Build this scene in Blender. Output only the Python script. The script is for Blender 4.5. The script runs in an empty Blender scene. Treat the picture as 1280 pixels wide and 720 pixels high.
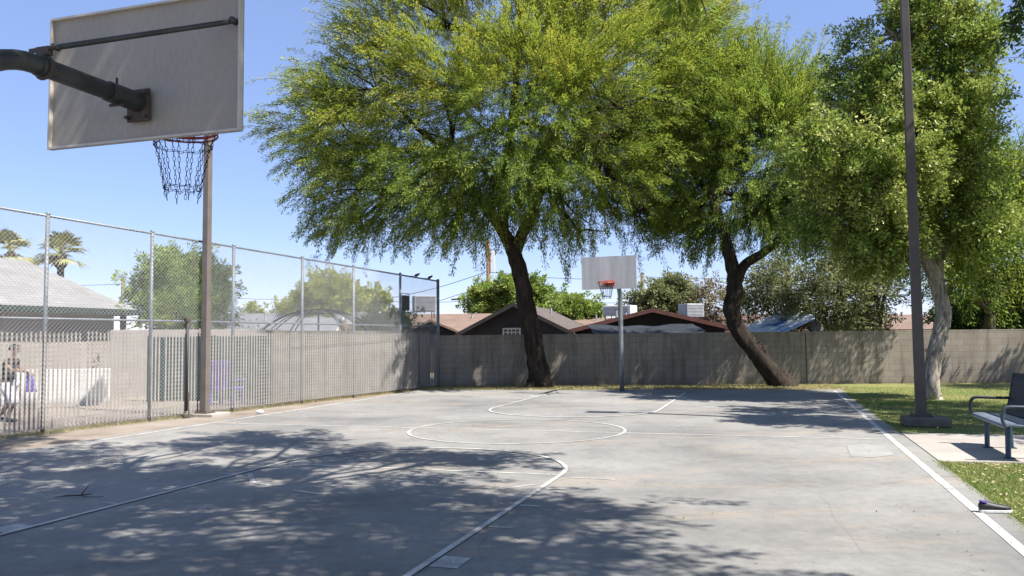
import bpy, bmesh, math, random
import numpy as np
from mathutils import Vector, Matrix, Euler

random.seed(7)
scene = bpy.context.scene
COL = scene.collection
R = math.radians
PI = math.pi

# ------------------------------------------------------------------ camera
CAM_H = 1.55
F_PX = 1024.0                 # focal length for a 1280 px wide frame
PITCH = R(3.58)
ROLL = R(-0.6)
cam_rot = Matrix.Rotation(R(90) + PITCH, 3, 'X') @ Matrix.Rotation(ROLL, 3, 'Z')
cd = bpy.data.cameras.new('camera')
cd.sensor_width = 36.0
cd.lens = 36.0 * F_PX / 1280.0
cd.clip_start = 0.05
cd.clip_end = 3000
cam = bpy.data.objects.new('camera', cd)
COL.objects.link(cam)
cam.location = (0, 0, CAM_H)
cam.rotation_euler = cam_rot.to_euler()
scene.camera = cam


def ray(px, py):
    return cam_rot @ Vector(((px - 640) / F_PX, -(py - 360) / F_PX, -1.0))


def gnd(px, py, z=0.0):
    """ground point seen at a photo pixel"""
    d = ray(px, py)
    t = (z - CAM_H) / d.z
    return Vector((d.x * t, d.y * t, z))


def at(px, py, Y):
    """point at distance Y on the ray of a photo pixel"""
    d = ray(px, py)
    t = Y / d.y
    return Vector((d.x * t, Y, CAM_H + d.z * t))


# court frame: u to the right, v away, turned 17.45 degrees to the right
CA = R(17.45)
cc, ss = math.cos(CA), math.sin(CA)


def cp(u, v, z=0.0):
    return Vector((cc * u + ss * v, -ss * u + cc * v, z))


# ------------------------------------------------------------------ sun / sky
SUN_EL = R(56)
sh = Vector((0.844, -0.536, 0)).normalized()
SUN = Vector((sh.x * math.cos(SUN_EL), sh.y * math.cos(SUN_EL), math.sin(SUN_EL)))
world = bpy.data.worlds.new('World')
scene.world = world
world.use_nodes = True
wn = world.node_tree
bg = wn.nodes['Background']
sky = wn.nodes.new('ShaderNodeTexSky')
sky.sky_type = 'NISHITA'
sky.sun_disc = False
sky.sun_elevation = SUN_EL
sky.sun_rotation = math.atan2(SUN.x, SUN.y)
sky.altitude = 300
sky.air_density = 0.95
sky.dust_density = 0.0
sky.ozone_density = 5.0
tintn = wn.nodes.new('ShaderNodeMixRGB')
tintn.blend_type = 'MULTIPLY'
tintn.inputs[0].default_value = 1.0
tintn.inputs[2].default_value = (1.16, .98, 1.06, 1)
wn.links.new(sky.outputs[0], tintn.inputs[1])
flat = wn.nodes.new('ShaderNodeMixRGB')
flat.inputs[0].default_value = .42
flat.inputs[2].default_value = (1.75, 2.6, 4.5, 1)
wn.links.new(tintn.outputs[0], flat.inputs[1])
wn.links.new(flat.outputs[0], bg.inputs[0])
bg.inputs[1].default_value = 0.090
ld = bpy.data.lights.new('sun', 'SUN')
ld.energy = 5.0
ld.angle = R(0.5)
ld.color = (1.0, 0.95, 0.87)
sun = bpy.data.objects.new('sun', ld)
COL.objects.link(sun)
sun.rotation_euler = (-SUN).to_track_quat('-Z', 'Y').to_euler()
sun.location = (20, -10, 30)

scene.render.engine = 'CYCLES'
scene.view_settings.view_transform = 'Standard'
scene.view_settings.look = 'None'
scene.view_settings.exposure = 1.2
scene.view_settings.gamma = 1
scene.cycles.max_bounces = 6
scene.cycles.transparent_max_bounces = 8


# ------------------------------------------------------------------ materials
def lk(nt, a, b):
    nt.links.new(a, b)


def newmat(name):
    m = bpy.data.materials.new(name)
    m.use_nodes = True
    nt = m.node_tree
    return m, nt, nt.nodes['Principled BSDF']


def noise(nt, vec, scale, detail=4, rough=.55):
    n = nt.nodes.new('ShaderNodeTexNoise')
    n.inputs['Scale'].default_value = scale
    n.inputs['Detail'].default_value = detail
    n.inputs['Roughness'].default_value = rough
    lk(nt, vec, n.inputs['Vector'])
    return n.outputs['Fac']


def ramp(nt, fac, stops):
    r = nt.nodes.new('ShaderNodeValToRGB')
    e = r.color_ramp.elements
    while len(e) < len(stops):
        e.new(0.5)
    for k, (p, c) in enumerate(stops):
        e[k].position = p
        e[k].color = (c[0], c[1], c[2], 1)
    lk(nt, fac, r.inputs[0])
    return r.outputs[0]


def mixc(nt, fac, a, b, mode='MIX'):
    n = nt.nodes.new('ShaderNodeMixRGB')
    n.blend_type = mode
    for i, v in ((0, fac), (1, a), (2, b)):
        if isinstance(v, (int, float)):
            n.inputs[i].default_value = v
        elif isinstance(v, tuple):
            n.inputs[i].default_value = (v[0], v[1], v[2], 1)
        else:
            lk(nt, v, n.inputs[i])
    return n.outputs[0]


def texco(nt, kind='Object'):
    return nt.nodes.new('ShaderNodeTexCoord').outputs[kind]


def bumpn(nt, p, h, strength, dist=0.01):
    b = nt.nodes.new('ShaderNodeBump')
    b.inputs['Strength'].default_value = strength
    b.inputs['Distance'].default_value = dist
    lk(nt, h, b.inputs['Height'])
    lk(nt, b.outputs[0], p.inputs['Normal'])


def pmat(name, col, var=.25, scale=3.0, rough=.8, bump=.2, metal=0.0, fine=40, col2=None, stretch=None):
    m, nt, p = newmat(name)
    v = texco(nt)
    if stretch:
        mp = nt.nodes.new('ShaderNodeMapping')
        mp.inputs['Scale'].default_value = stretch
        lk(nt, v, mp.inputs[0])
        v = mp.outputs[0]
    n1 = noise(nt, v, scale, 6)
    n2 = noise(nt, v, fine, 3)
    a = tuple(c * (1 - var) for c in col)
    b = col2 or tuple(min(1, c * (1 + var)) for c in col)
    c1 = ramp(nt, n1, [(0.3, a), (0.7, b)])
    c2 = mixc(nt, 0.35, c1, ramp(nt, n2, [(0.3, (.75,) * 3), (0.7, (1.15,) * 3)]), 'MULTIPLY')
    lk(nt, c2, p.inputs['Base Color'])
    p.inputs['Roughness'].default_value = rough
    p.inputs['Metallic'].default_value = metal
    if bump:
        bumpn(nt, p, n2, bump, 0.01)
    return m


def leafmat(name, stops, trans=.35, rough=.6):
    m, nt, p = newmat(name)
    at_ = nt.nodes.new('ShaderNodeAttribute')
    at_.attribute_name = 'tint'
    c = ramp(nt, at_.outputs['Fac'], stops)
    lk(nt, c, p.inputs['Base Color'])
    p.inputs['Roughness'].default_value = rough
    p.inputs['Specular IOR Level'].default_value = 0.25
    t = nt.nodes.new('ShaderNodeBsdfTranslucent')
    lk(nt, c, t.inputs[0])
    mx = nt.nodes.new('ShaderNodeMixShader')
    mx.inputs[0].default_value = trans
    lk(nt, p.outputs[0], mx.inputs[1])
    lk(nt, t.outputs[0], mx.inputs[2])
    lk(nt, mx.outputs[0], nt.nodes['Material Output'].inputs[0])
    return m


# concrete court: pale grey, broad stains, rusty smears, speckle
def make_court_mat():
    m, nt, p = newmat('court_concrete')
    v = texco(nt)
    big = noise(nt, v, .28, 5, .6)
    mid = noise(nt, v, 1.3, 8, .65)
    fine = noise(nt, v, 55, 4, .7)
    base = ramp(nt, big, [(.36, (.178, .174, .168)), (.5, (.236, .230, .220)), (.64, (.286, .277, .262))])
    c = mixc(nt, .55, base, ramp(nt, mid, [(.36, (.74, .74, .745)), (.5, (1, 1, 1)), (.64, (1.1, 1.09, 1.07))]), 'MULTIPLY')
    # rusty brown smears
    mp = nt.nodes.new('ShaderNodeMapping')
    mp.inputs['Scale'].default_value = (.5, 1.4, 1)
    mp.inputs['Location'].default_value = (3.3, 1.7, 0)
    lk(nt, v, mp.inputs[0])
    st = noise(nt, mp.outputs[0], .9, 6, .7)
    c = mixc(nt, ramp(nt, st, [(.53, (0, 0, 0)), (.66, (.55, .55, .55))]), c, (.34, .275, .21))
    c = mixc(nt, .5, c, ramp(nt, fine, [(.28, (.7, .7, .7)), (.5, (1, 1, 1)), (.75, (1.2, 1.2, 1.2))]), 'MULTIPLY')
    mot = noise(nt, v, 9, 6, .7)
    c = mixc(nt, .8, c, ramp(nt, mot, [(.36, (.88, .88, .87)), (.5, (1, 1, 1)), (.64, (1.08, 1.075, 1.065))]), 'MULTIPLY')
    sp = noise(nt, v, 26, 2, .5)
    c = mixc(nt, .8, c, ramp(nt, sp, [(.24, (.35, .33, .3)), (.3, (1, 1, 1))]), 'MULTIPLY')
    # hairline cracks
    vo = nt.nodes.new('ShaderNodeTexVoronoi')
    vo.feature = 'DISTANCE_TO_EDGE'
    vo.inputs['Scale'].default_value = .33
    dv = nt.nodes.new('ShaderNodeMixRGB')
    dv.inputs[0].default_value = .12
    lk(nt, v, dv.inputs[1])
    nz = nt.nodes.new('ShaderNodeTexNoise')
    nz.inputs['Scale'].default_value = 1.5
    lk(nt, v, nz.inputs['Vector'])
    lk(nt, nz.outputs['Color'], dv.inputs[2])
    lk(nt, dv.outputs[0], vo.inputs['Vector'])
    cr = ramp(nt, vo.outputs['Distance'], [(0, (.5, .48, .46)), (.003, (1, 1, 1))])
    c = mixc(nt, .3, c, cr, 'MULTIPLY')
    lk(nt, c, p.inputs['Base Color'])
    p.inputs['Roughness'].default_value = .78
    p.inputs['Specular IOR Level'].default_value = .3
    bumpn(nt, p, fine, .25, .006)
    return m


def make_paint_mat(name, wear):
    """white court paint scuffed down to the concrete"""
    m, nt, p = newmat(name)
    v = texco(nt)
    n1 = noise(nt, v, 2.2, 6, .7)
    n2 = noise(nt, v, 60, 3, .7)
    mul = nt.nodes.new('ShaderNodeMath')
    mul.operation = 'MULTIPLY_ADD'
    lk(nt, n2, mul.inputs[0])
    mul.inputs[1].default_value = .75
    lk(nt, n1, mul.inputs[2])
    c = ramp(nt, mul.outputs[0], [(wear, (.29, .285, .275)), (wear + .28, (.57, .56, .53))])
    lk(nt, c, p.inputs['Base Color'])
    p.inputs['Roughness'].default_value = .7
    return m


def make_block_mat(name, c1, c2, mortar, bw=.4, bh=.2):
    m, nt, p = newmat(name)
    v = texco(nt)
    br = nt.nodes.new('ShaderNodeTexBrick')
    br.inputs['Scale'].default_value = 1.0
    br.inputs['Brick Width'].default_value = bw
    br.inputs['Row Height'].default_value = bh
    br.inputs['Mortar Size'].default_value = .008
    br.inputs['Color1'].default_value = (*c1, 1)
    br.inputs['Color2'].default_value = (*c2, 1)
    br.inputs['Mortar'].default_value = (*mortar, 1)
    mp = nt.nodes.new('ShaderNodeMapping')
    mp.inputs['Rotation'].default_value = (R(90), 0, 0)
    lk(nt, v, mp.inputs[0])
    sep = nt.nodes.new('ShaderNodeSeparateXYZ')
    lk(nt, v, sep.inputs[0])
    cmb = nt.nodes.new('ShaderNodeCombineXYZ')
    lk(nt, sep.outputs[0], cmb.inputs[0])
    lk(nt, sep.outputs[2], cmb.inputs[1])
    lk(nt, cmb.outputs[0], br.inputs['Vector'])
    n1 = noise(nt, v, .9, 7, .65)
    n2 = noise(nt, v, 30, 4, .7)
    c = mixc(nt, .8, br.outputs['Color'], ramp(nt, n1, [(.28, (.72, .7, .67)), (.55, (1, 1, 1)), (.75, (1.12, 1.1, 1.06))]), 'MULTIPLY')
    c = mixc(nt, .4, c, ramp(nt, n2, [(.3, (.75,) * 3), (.7, (1.2,) * 3)]), 'MULTIPLY')
    ms = nt.nodes.new('ShaderNodeMapping')
    ms.inputs['Scale'].default_value = (2.2, 1, .22)
    lk(nt, v, ms.inputs[0])
    n3 = noise(nt, ms.outputs[0], 1.6, 5, .7)
    c = mixc(nt, .8, c, ramp(nt, n3, [(.36, (.66, .64, .6)), (.5, (1, 1, 1)), (.66, (1.1, 1.08, 1.05))]), 'MULTIPLY')
    # soil splash along the base, ragged edge
    hz = nt.nodes.new('ShaderNodeMath')
    hz.operation = 'MULTIPLY_ADD'
    lk(nt, n1, hz.inputs[0])
    hz.inputs[1].default_value = .55
    lk(nt, sep.outputs[2], hz.inputs[2])
    c = mixc(nt, ramp(nt, hz.outputs[0], [(.3, (.55, .55, .55)), (.5, (0, 0, 0))]), c, (.17, .135, .095))
    lk(nt, c, p.inputs['Base Color'])
    p.inputs['Roughness'].default_value = .92
    p.inputs['Specular IOR Level'].default_value = .2
    add = nt.nodes.new('ShaderNodeMath')
    add.operation = 'MULTIPLY_ADD'
    lk(nt, br.outputs['Fac'], add.inputs[0])
    add.inputs[1].default_value = -1.0
    lk(nt, n2, add.inputs[2])
    bumpn(nt, p, add.outputs[0], .35, .012)
    return m


def make_shingle_mat(name, a, b):
    m, nt, p = newmat(name)
    v = texco(nt)
    w = nt.nodes.new('ShaderNodeTexBrick')
    w.inputs['Scale'].default_value = 1
    w.inputs['Brick Width'].default_value = .33
    w.inputs['Row Height'].default_value = .085
    w.inputs['Mortar Size'].default_value = .006
    w.inputs['Color1'].default_value = (*a, 1)
    w.inputs['Color2'].default_value = (*b, 1)
    w.inputs['Mortar'].default_value = (a[0] * .6, a[1] * .6, a[2] * .6, 1)
    sep = nt.nodes.new('ShaderNodeSeparateXYZ')
    lk(nt, v, sep.inputs[0])
    ad = nt.nodes.new('ShaderNodeMath')
    ad.operation = 'ADD'
    lk(nt, sep.outputs[0], ad.inputs[0])
    lk(nt, sep.outputs[1], ad.inputs[1])
    cmb = nt.nodes.new('ShaderNodeCombineXYZ')
    lk(nt, ad.outputs[0], cmb.inputs[0])
    lk(nt, sep.outputs[2], cmb.inputs[1])
    lk(nt, cmb.outputs[0], w.inputs['Vector'])
    n1 = noise(nt, v, 1.2, 6, .65)
    c = mixc(nt, .7, w.outputs['Color'], ramp(nt, n1, [(.3, (.75,) * 3), (.7, (1.15,) * 3)]), 'MULTIPLY')
    lk(nt, c, p.inputs['Base Color'])
    p.inputs['Roughness'].default_value = .9
    return m


def make_lawn_mat():
    m, nt, p = newmat('lawn_turf')
    v = texco(nt)
    n1 = noise(nt, v, .55, 6, .65)
    n2 = noise(nt, v, 6, 5, .7)
    n3 = noise(nt, v, 70, 3, .7)
    c = ramp(nt, n1, [(.3, (.33, .27, .14)), (.45, (.22, .22, .075)), (.62, (.17, .21, .06)), (.75, (.27, .26, .10))])
    c = mixc(nt, .6, c, ramp(nt, n2, [(.3, (.6, .62, .5)), (.6, (1.1, 1.1, 1.0))]), 'MULTIPLY')
    c = mixc(nt, .7, c, ramp(nt, n3, [(.3, (.5, .5, .45)), (.7, (1.35, 1.3, 1.2))]), 'MULTIPLY')
    lk(nt, c, p.inputs['Base Color'])
    p.inputs['Roughness'].default_value = .95
    bumpn(nt, p, n3, .8, .02)
    return m


def make_dirt_mat(name, a, b, c_):
    m, nt, p = newmat(name)
    v = texco(nt)
    n1 = noise(nt, v, .8, 7, .65)
    n2 = noise(nt, v, 35, 5, .75)
    c = ramp(nt, n1, [(.3, a), (.5, b), (.7, c_)])
    c = mixc(nt, .7, c, ramp(nt, n2, [(.3, (.6,) * 3), (.7, (1.25,) * 3)]), 'MULTIPLY')
    lk(nt, c, p.inputs['Base Color'])
    p.inputs['Roughness'].default_value = .95
    p.inputs['Specular IOR Level'].default_value = .1
    bumpn(nt, p, n2, .7, .02)
    return m


def make_bark_mat(name, a, b, scale=7):
    m, nt, p = newmat(name)
    v = texco(nt)
    mp = nt.nodes.new('ShaderNodeMapping')
    mp.inputs['Scale'].default_value = (1, 1, .22)
    lk(nt, v, mp.inputs[0])
    n1 = noise(nt, mp.outputs[0], scale, 7, .7)
    n2 = noise(nt, v, 1.2, 4)
    c = ramp(nt, n1, [(.34, a), (.62, b)])
    c = mixc(nt, .5, c, ramp(nt, n2, [(.3, (.7,) * 3), (.7, (1.25,) * 3)]), 'MULTIPLY')
    lk(nt, c, p.inputs['Base Color'])
    p.inputs['Roughness'].default_value = .95
    p.inputs['Specular IOR Level'].default_value = .15
    bumpn(nt, p, n1, 1.0, .05)
    return m


M = {}
M['court'] = make_court_mat()
M['paint'] = make_paint_mat('white_court_paint', .69)
M['old_paint'] = make_paint_mat('worn_court_paint', .78)
M['concrete'] = pmat('pale_concrete', (.35, .32, .285), .2, 1.2, .88, .3)
M['footing'] = pmat('footing_concrete', (.135, .115, .10), .3, 3, .9, .3)
M['patch'] = pmat('patch_concrete', (.30, .293, .282), .15, 3, .8, .2)
M['lawn'] = make_lawn_mat()
M['dirt'] = make_dirt_mat('tan_dirt', (.21, .172, .14), (.29, .248, .208), (.355, .308, .262))
M['earth'] = make_dirt_mat('brown_earth', (.19, .15, .105), (.25, .2, .14), (.31, .25, .18))
M['wallblock'] = make_block_mat('grey_block', (.32, .285, .24), (.29, .255, .215), (.24, .21, .175))
M['sideblock'] = make_block_mat('tan_block', (.24, .215, .185), (.22, .197, .168), (.18, .163, .14))
M['whiteblock'] = make_block_mat('white_painted_block', (.74, .73, .71), (.72, .71, .69), (.66, .65, .63))
M['galv'] = pmat('galvanised_steel', (.20, .22, .24), .25, 6, .5, .05, .25)
M['wire'] = pmat('galvanised_wire', (.34, .35, .36), .1, 6, .55, 0, .2)
M['slat'] = pmat('beige_slat', (.36, .325, .28), .18, 4, .6, .05)
M['polepaint'] = pmat('brown_grey_paint', (.075, .062, .055), .22, 2.5, .5, .08)
M['poletan'] = pmat('faded_tan_paint', (.165, .142, .125), .2, 2.5, .5, .08)
M['hoopgalv'] = pmat('dull_hoop_steel', (.085, .085, .083), .4, 5, .5, .1, .4, stretch=(1, 1, .4))
M['boardback'] = pmat('board_back_paint', (.40, .36, .30), .1, 1.6, .6, .08, stretch=(1, 1, .35))
M['boardedge'] = pmat('board_edge_paint', (.62, .57, .50), .12, 4, .55, .05)
M['boardface'] = pmat('board_face_paint', (.40, .40, .41), .16, 2.5, .5, .06, stretch=(2.2, 1, .25))
M['rim'] = pmat('orange_red_rim', (.42, .06, .03), .2, 6, .5, .05)
M['chain'] = pmat('dark_chain', (.03, .03, .032), .3, 20, .5, 0, .2)
M['rust'] = pmat('rusty_steel', (.10, .075, .06), .4, 9, .75, .3, .2)
M['navy'] = pmat('navy_coated_metal', (.007, .011, .024), .25, 5, .45, .1)
M['blueleg'] = pmat('blue_coated_leg', (.012, .05, .10), .25, 5, .45, .05)
M['armlit'] = pmat('sunlit_navy_arm', (.045, .06, .09), .25, 5, .45, .08)  # lighter copy of the navy: sunlight on the near armrest painted in
M['seatblue'] = pmat('pale_blue_seat', (.13, .16, .215), .25, 4, .5, .15)  # seat colour, a paler blue than the backrest
M['black'] = pmat('black_rubber', (.018, .018, .02), .3, 8, .55, .2)
M['white'] = pmat('white_sole', (.7, .7, .68), .12, 8, .6, .05)
M['bark_dark'] = make_bark_mat('dark_mesquite_bark', (.014, .011, .009), (.06, .047, .037))
M['bark_pale'] = make_bark_mat('pale_ash_bark', (.11, .09, .07), (.52, .47, .40), 12)
M['bark_mid'] = make_bark_mat('grey_brown_bark', (.06, .05, .04), (.19, .155, .12))
M['twig'] = pmat('twig_bark', (.10, .075, .05), .3, 9, .9, 0)
M['leaf_mesq'] = leafmat('mesquite_leaf', [(0, (.12, .20, .028)), (.35, (.25, .33, .042)), (.65, (.43, .45, .06)), (1, (.57, .54, .09))], .46)
M['leaf_mesq2'] = leafmat('mesquite_leaf_green', [(0, (.10, .18, .028)), (.5, (.22, .31, .045)), (1, (.42, .46, .07))], .46)
M['leaf_ash'] = leafmat('ash_leaf', [(0, (.105, .185, .03)), (.5, (.265, .335, .065)), (1, (.47, .50, .15))], .32, .42)
M['leaf_dark'] = leafmat('dark_green_leaf', [(0, (.035, .07, .018)), (.5, (.06, .11, .025)), (1, (.11, .16, .035))], .3)
M['leaf_olive'] = leafmat('grey_olive_leaf', [(0, (.115, .14, .06)), (.5, (.19, .215, .09)), (1, (.30, .315, .145))], .38)
M['leaf_yel'] = leafmat('yellow_green_leaf', [(0, (.17, .21, .04)), (.5, (.28, .31, .07)), (1, (.40, .41, .11))], .42)
M['leaf_lime'] = leafmat('fresh_green_leaf', [(0, (.12, .19, .035)), (.5, (.21, .29, .055)), (1, (.34, .39, .10))], .42)
M['leaf_brown'] = leafmat('sparse_brown_leaf', [(0, (.14, .11, .06)), (.5, (.2, .165, .09)), (1, (.28, .24, .14))], .35)
M['leaf_palm'] = leafmat('palm_leaf', [(0, (.17, .18, .06)), (.5, (.29, .30, .12)), (1, (.42, .40, .2))], .25)
M['grass'] = leafmat('grass_blade', [(0, (.10, .18, .035)), (.5, (.18, .245, .055)), (.8, (.32, .31, .11)), (1, (.50, .44, .23))], .3)
M['litter'] = leafmat('dry_litter', [(0, (.10, .075, .035)), (.5, (.25, .19, .085)), (1, (.42, .37, .24))], .1)
M['dry'] = leafmat('dry_grass', [(0, (.26, .23, .08)), (.5, (.36, .32, .15)), (1, (.48, .44, .26))], .3)
M['shingle_grey'] = make_shingle_mat('grey_shingle', (.235, .23, .225), (.275, .27, .262))
M['shingle_bluegrey'] = make_shingle_mat('blue_grey_shingle', (.15, .16, .17), (.18, .19, .20))
M['shingle_tan'] = make_shingle_mat('tan_shingle', (.20, .135, .10), (.24, .165, .125))
M['shingle_dark'] = make_shingle_mat('dark_brown_shingle', (.10, .08, .07), (.13, .105, .09))
M['shingle_red'] = make_shingle_mat('red_brown_shingle', (.12, .07, .055), (.14, .085, .065))
M['stucco'] = pmat('beige_stucco', (.34, .305, .28), .1, 1, .92, .25)
M['stucco_tan'] = pmat('tan_stucco', (.36, .29, .22), .1, 1, .92, .25)
M['darkpaint'] = pmat('dark_brown_siding', (.035, .03, .03), .3, 2, .7, .1)
M['fascia_red'] = pmat('red_brown_fascia', (.10, .035, .03), .3, 3, .7, .1)
M['fascia_dark'] = pmat('dark_green_fascia', (.03, .045, .04), .3, 3, .7, .1)
M['white_trim'] = pmat('white_trim', (.72, .71, .68), .08, 4, .6, .05)
M['green_board'] = pmat('dark_green_boards', (.025, .06, .05), .3, 3, .75, .15, stretch=(6, 6, 1))
M['purple'] = pmat('purple_plastic', (.17, .12, .60), .12, 3, .5, .02)
M['cooler'] = pmat('pale_metal_cooler', (.38, .40, .44), .12, 3, .5, .05, .2)
M['coolerwhite'] = pmat('white_metal_cooler', (.66, .66, .68), .08, 3, .5, .05)
M['wood_pole'] = pmat('weathered_pole_wood', (.21, .115, .07), .3, 2, .9, .2, stretch=(3, 3, .3))
M['wood_grey'] = pmat('grey_pole_wood', (.17, .145, .12), .25, 2, .9, .2, stretch=(3, 3, .3))
M['awning'] = pmat('slate_awning_cloth', (.04, .045, .056), .25, 2, .95, .1)
M['awning'].node_tree.nodes['Principled BSDF'].inputs['Specular IOR Level'].default_value = .05
M['shed'] = pmat('grey_green_metal', (.17, .20, .19), .15, 2, .6, .05)
M['skin'] = pmat('skin', (.24, .13, .085), .1, 6, .55, .02)
M['shirt'] = pmat('black_cotton', (.022, .02, .026), .2, 6, .9, .15)
M['shorts'] = pmat('white_cotton', (.66, .66, .72), .06, 4, .85, .15)
M['hair'] = pmat('black_hair', (.012, .010, .009), .3, 30, .5, .3)
M['purple_cloth'] = pmat('purple_cloth', (.10, .06, .38), .25, 6, .85, .15)
M['bird'] = pmat('dark_feathers', (.04, .038, .042), .3, 20, .7, .1)
M['signback'] = pmat('dark_metal_box', (.03, .03, .032), .2, 5, .55, .05)


def make_glass(name):
    m, nt, p = newmat(name)
    p.inputs['Base Color'].default_value = (.03, .035, .04, 1)
    p.inputs['Roughness'].default_value = .08
    return m


M['glass'] = make_glass('dark_window_glass')


def make_tarp():
    m, nt, p = newmat('blue_white_tarp')
    v = texco(nt)
    n = noise(nt, v, 1.1, 4, .6)
    c = ramp(nt, n, [(.34, (.03, .10, .34)), (.41, (.2, .38, .66)), (.47, (.62, .70, .76))])
    lk(nt, c, p.inputs['Base Color'])
    p.inputs['Roughness'].default_value = .45
    bumpn(nt, p, noise(nt, v, 5, 4), .6, .05)
    return m


M['tarp'] = make_tarp()

# overall base-colour level of everything that is not foliage
LEVEL = .86
for k_, m_ in M.items():
    if k_.startswith('leaf_') or k_ in ('grass', 'dry', 'litter', 'glass'):
        continue
    nt_ = m_.node_tree
    p_ = nt_.nodes['Principled BSDF']
    src = p_.inputs['Base Color'].links[0].from_socket
    nt_.links.new(mixc(nt_, 1.0, src, (LEVEL, LEVEL, LEVEL), 'MULTIPLY'), p_.inputs['Base Color'])


# ------------------------------------------------------------------ mesh helpers
class MB:
    """collects simple solids, builds ONE mesh object"""

    def __init__(self):
        self.v, self.f = [], []

    def add(self, vs, fs):
        o = len(self.v)
        self.v += [tuple(p) for p in vs]
        self.f += [tuple(i + o for i in f) for f in fs]
        return self

    def box(self, c, s, rot=None):
        x, y, z = s[0] / 2, s[1] / 2, s[2] / 2
        vs = [Vector(p) for p in ((-x, -y, -z), (x, -y, -z), (x, y, -z), (-x, y, -z), (-x, -y, z), (x, -y, z), (x, y, z), (-x, y, z))]
        if rot is not None:
            vs = [rot @ p for p in vs]
        c = Vector(c)
        return self.add([p + c for p in vs], [(3, 2, 1, 0), (4, 5, 6, 7), (0, 1, 5, 4), (1, 2, 6, 5), (2, 3, 7, 6), (3, 0, 4, 7)])

    def tube(self, pts, rad, n=8, cap=True, square=False, ph=None):
        pts = [Vector(p) for p in pts]
        if not hasattr(rad, '__len__'):
            rad = [rad] * len(pts)
        up = Vector((0, 0, 1))
        vs, fs = [], []
        prev = None
        for i, p in enumerate(pts):
            t = (pts[min(i + 1, len(pts) - 1)] - pts[max(i - 1, 0)])
            if t.length < 1e-9:
                t = Vector((0, 0, 1))
            t.normalize()
            if prev is None:
                a = Vector((1, 0, 0)) if abs(t.z) > .9 else up
                s = t.cross(a).normalized()
            else:
                s = (prev - t * prev.dot(t))
                s = s.normalized() if s.length > 1e-6 else t.orthogonal().normalized()
            prev = s
            b = s.cross(t)
            off = (PI / 4 if square else 0) if ph is None else ph
            for k in range(n):
                an = 2 * PI * k / n + off
                vs.append(p + (s * math.cos(an) + b * math.sin(an)) * rad[i])
        for i in range(len(pts) - 1):
            for k in range(n):
                k2 = (k + 1) % n
                fs.append((i * n + k, (i + 1) * n + k, (i + 1) * n + k2, i * n + k2))
        if cap:
            fs.append(tuple(range(n)))
            fs.append(tuple(reversed(range((len(pts) - 1) * n, len(pts) * n))))
        return self.add(vs, fs)

    def ring(self, c, r, t, n=24, m=6, axis=None, arc=2 * PI):
        c = Vector(c)
        rot = Matrix.Identity(3) if axis is None else axis
        vs, fs = [], []
        for i in range(n):
            a = arc * i / n
            for k in range(m):
                b = 2 * PI * k / m
                vs.append(c + rot @ Vector(((r + t * math.cos(b)) * math.cos(a), (r + t * math.cos(b)) * math.sin(a), t * math.sin(b))))
        for i in range(n):
            i2 = (i + 1) % n
            for k in range(m):
                k2 = (k + 1) % m
                fs.append((i * m + k, i2 * m + k, i2 * m + k2, i * m + k2))
        return self.add(vs, fs)

    def prism(self, poly, y0, y1, fn=None):
        """poly of (a, z) extruded from y0 to y1; fn maps (a, y, z)"""
        fn = fn or (lambda a, y, z: (a, y, z))
        n = len(poly)
        vs = [fn(a, y0, z) for a, z in poly] + [fn(a, y1, z) for a, z in poly]
        fs = [tuple(range(n)), tuple(reversed(range(n, 2 * n)))]
        fs += [(i, n + i, n + (i + 1) % n, (i + 1) % n) for i in range(n)]
        return self.add(vs, fs)

    def ball(self, c, r, n=10, m=7, sc=(1, 1, 1), rot=None):
        c = Vector(c)
        vs, fs = [], []
        for j in range(m + 1):
            th = PI * j / m
            for i in range(n):
                a = 2 * PI * i / n
                p = Vector((r * sc[0] * math.sin(th) * math.cos(a), r * sc[1] * math.sin(th) * math.sin(a), r * sc[2] * math.cos(th)))
                if rot is not None:
                    p = rot @ p
                vs.append(c + p)
        for j in range(m):
            for i in range(n):
                i2 = (i + 1) % n
                fs.append((j * n + i, (j + 1) * n + i, (j + 1) * n + i2, j * n + i2))
        return self.add(vs, fs)

    def build(self, name, mat, parent=None, smooth=False, bevel=0.0):
        me = bpy.data.meshes.new(name)
        me.from_pydata(self.v, [], self.f)
        bm = bmesh.new()
        bm.from_mesh(me)
        bmesh.ops.remove_doubles(bm, verts=bm.verts, dist=1e-6)
        bmesh.ops.recalc_face_normals(bm, faces=bm.faces)
        bm.to_mesh(me)
        bm.free()
        me.materials.append(mat)
        o = bpy.data.objects.new(name, me)
        COL.objects.link(o)
        if parent is not None:
            o.parent = parent
        if smooth:
            me.shade_smooth()
        if bevel:
            b = o.modifiers.new('bevel', 'BEVEL')
            b.width = bevel
            b.segments = 2
            b.limit_method = 'ANGLE'
        return o


def tag(o, label=None, cat=None, group=None, kind=None):
    if label:
        o['label'] = label
    if cat:
        o['category'] = cat
    if group:
        o['group'] = group
    if kind:
        o['kind'] = kind
    return o


def empty(name, loc, rz=0.0):
    o = bpy.data.objects.new(name, None)
    o.empty_display_size = .3
    o.location = loc
    o.rotation_euler = (0, 0, rz)
    COL.objects.link(o)
    return o


def sheet(name, pts, z, mat, kind='structure', parent=None):
    me = bpy.data.meshes.new(name)
    me.from_pydata([(p[0], p[1], z) for p in pts], [], [tuple(range(len(pts)))])
    me.materials.append(mat)
    o = bpy.data.objects.new(name, me)
    COL.objects.link(o)
    if parent:
        o.parent = parent
    elif kind:
        o['kind'] = kind
    if me.polygons[0].normal.z < 0:
        me.flip_normals()
    return o


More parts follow.
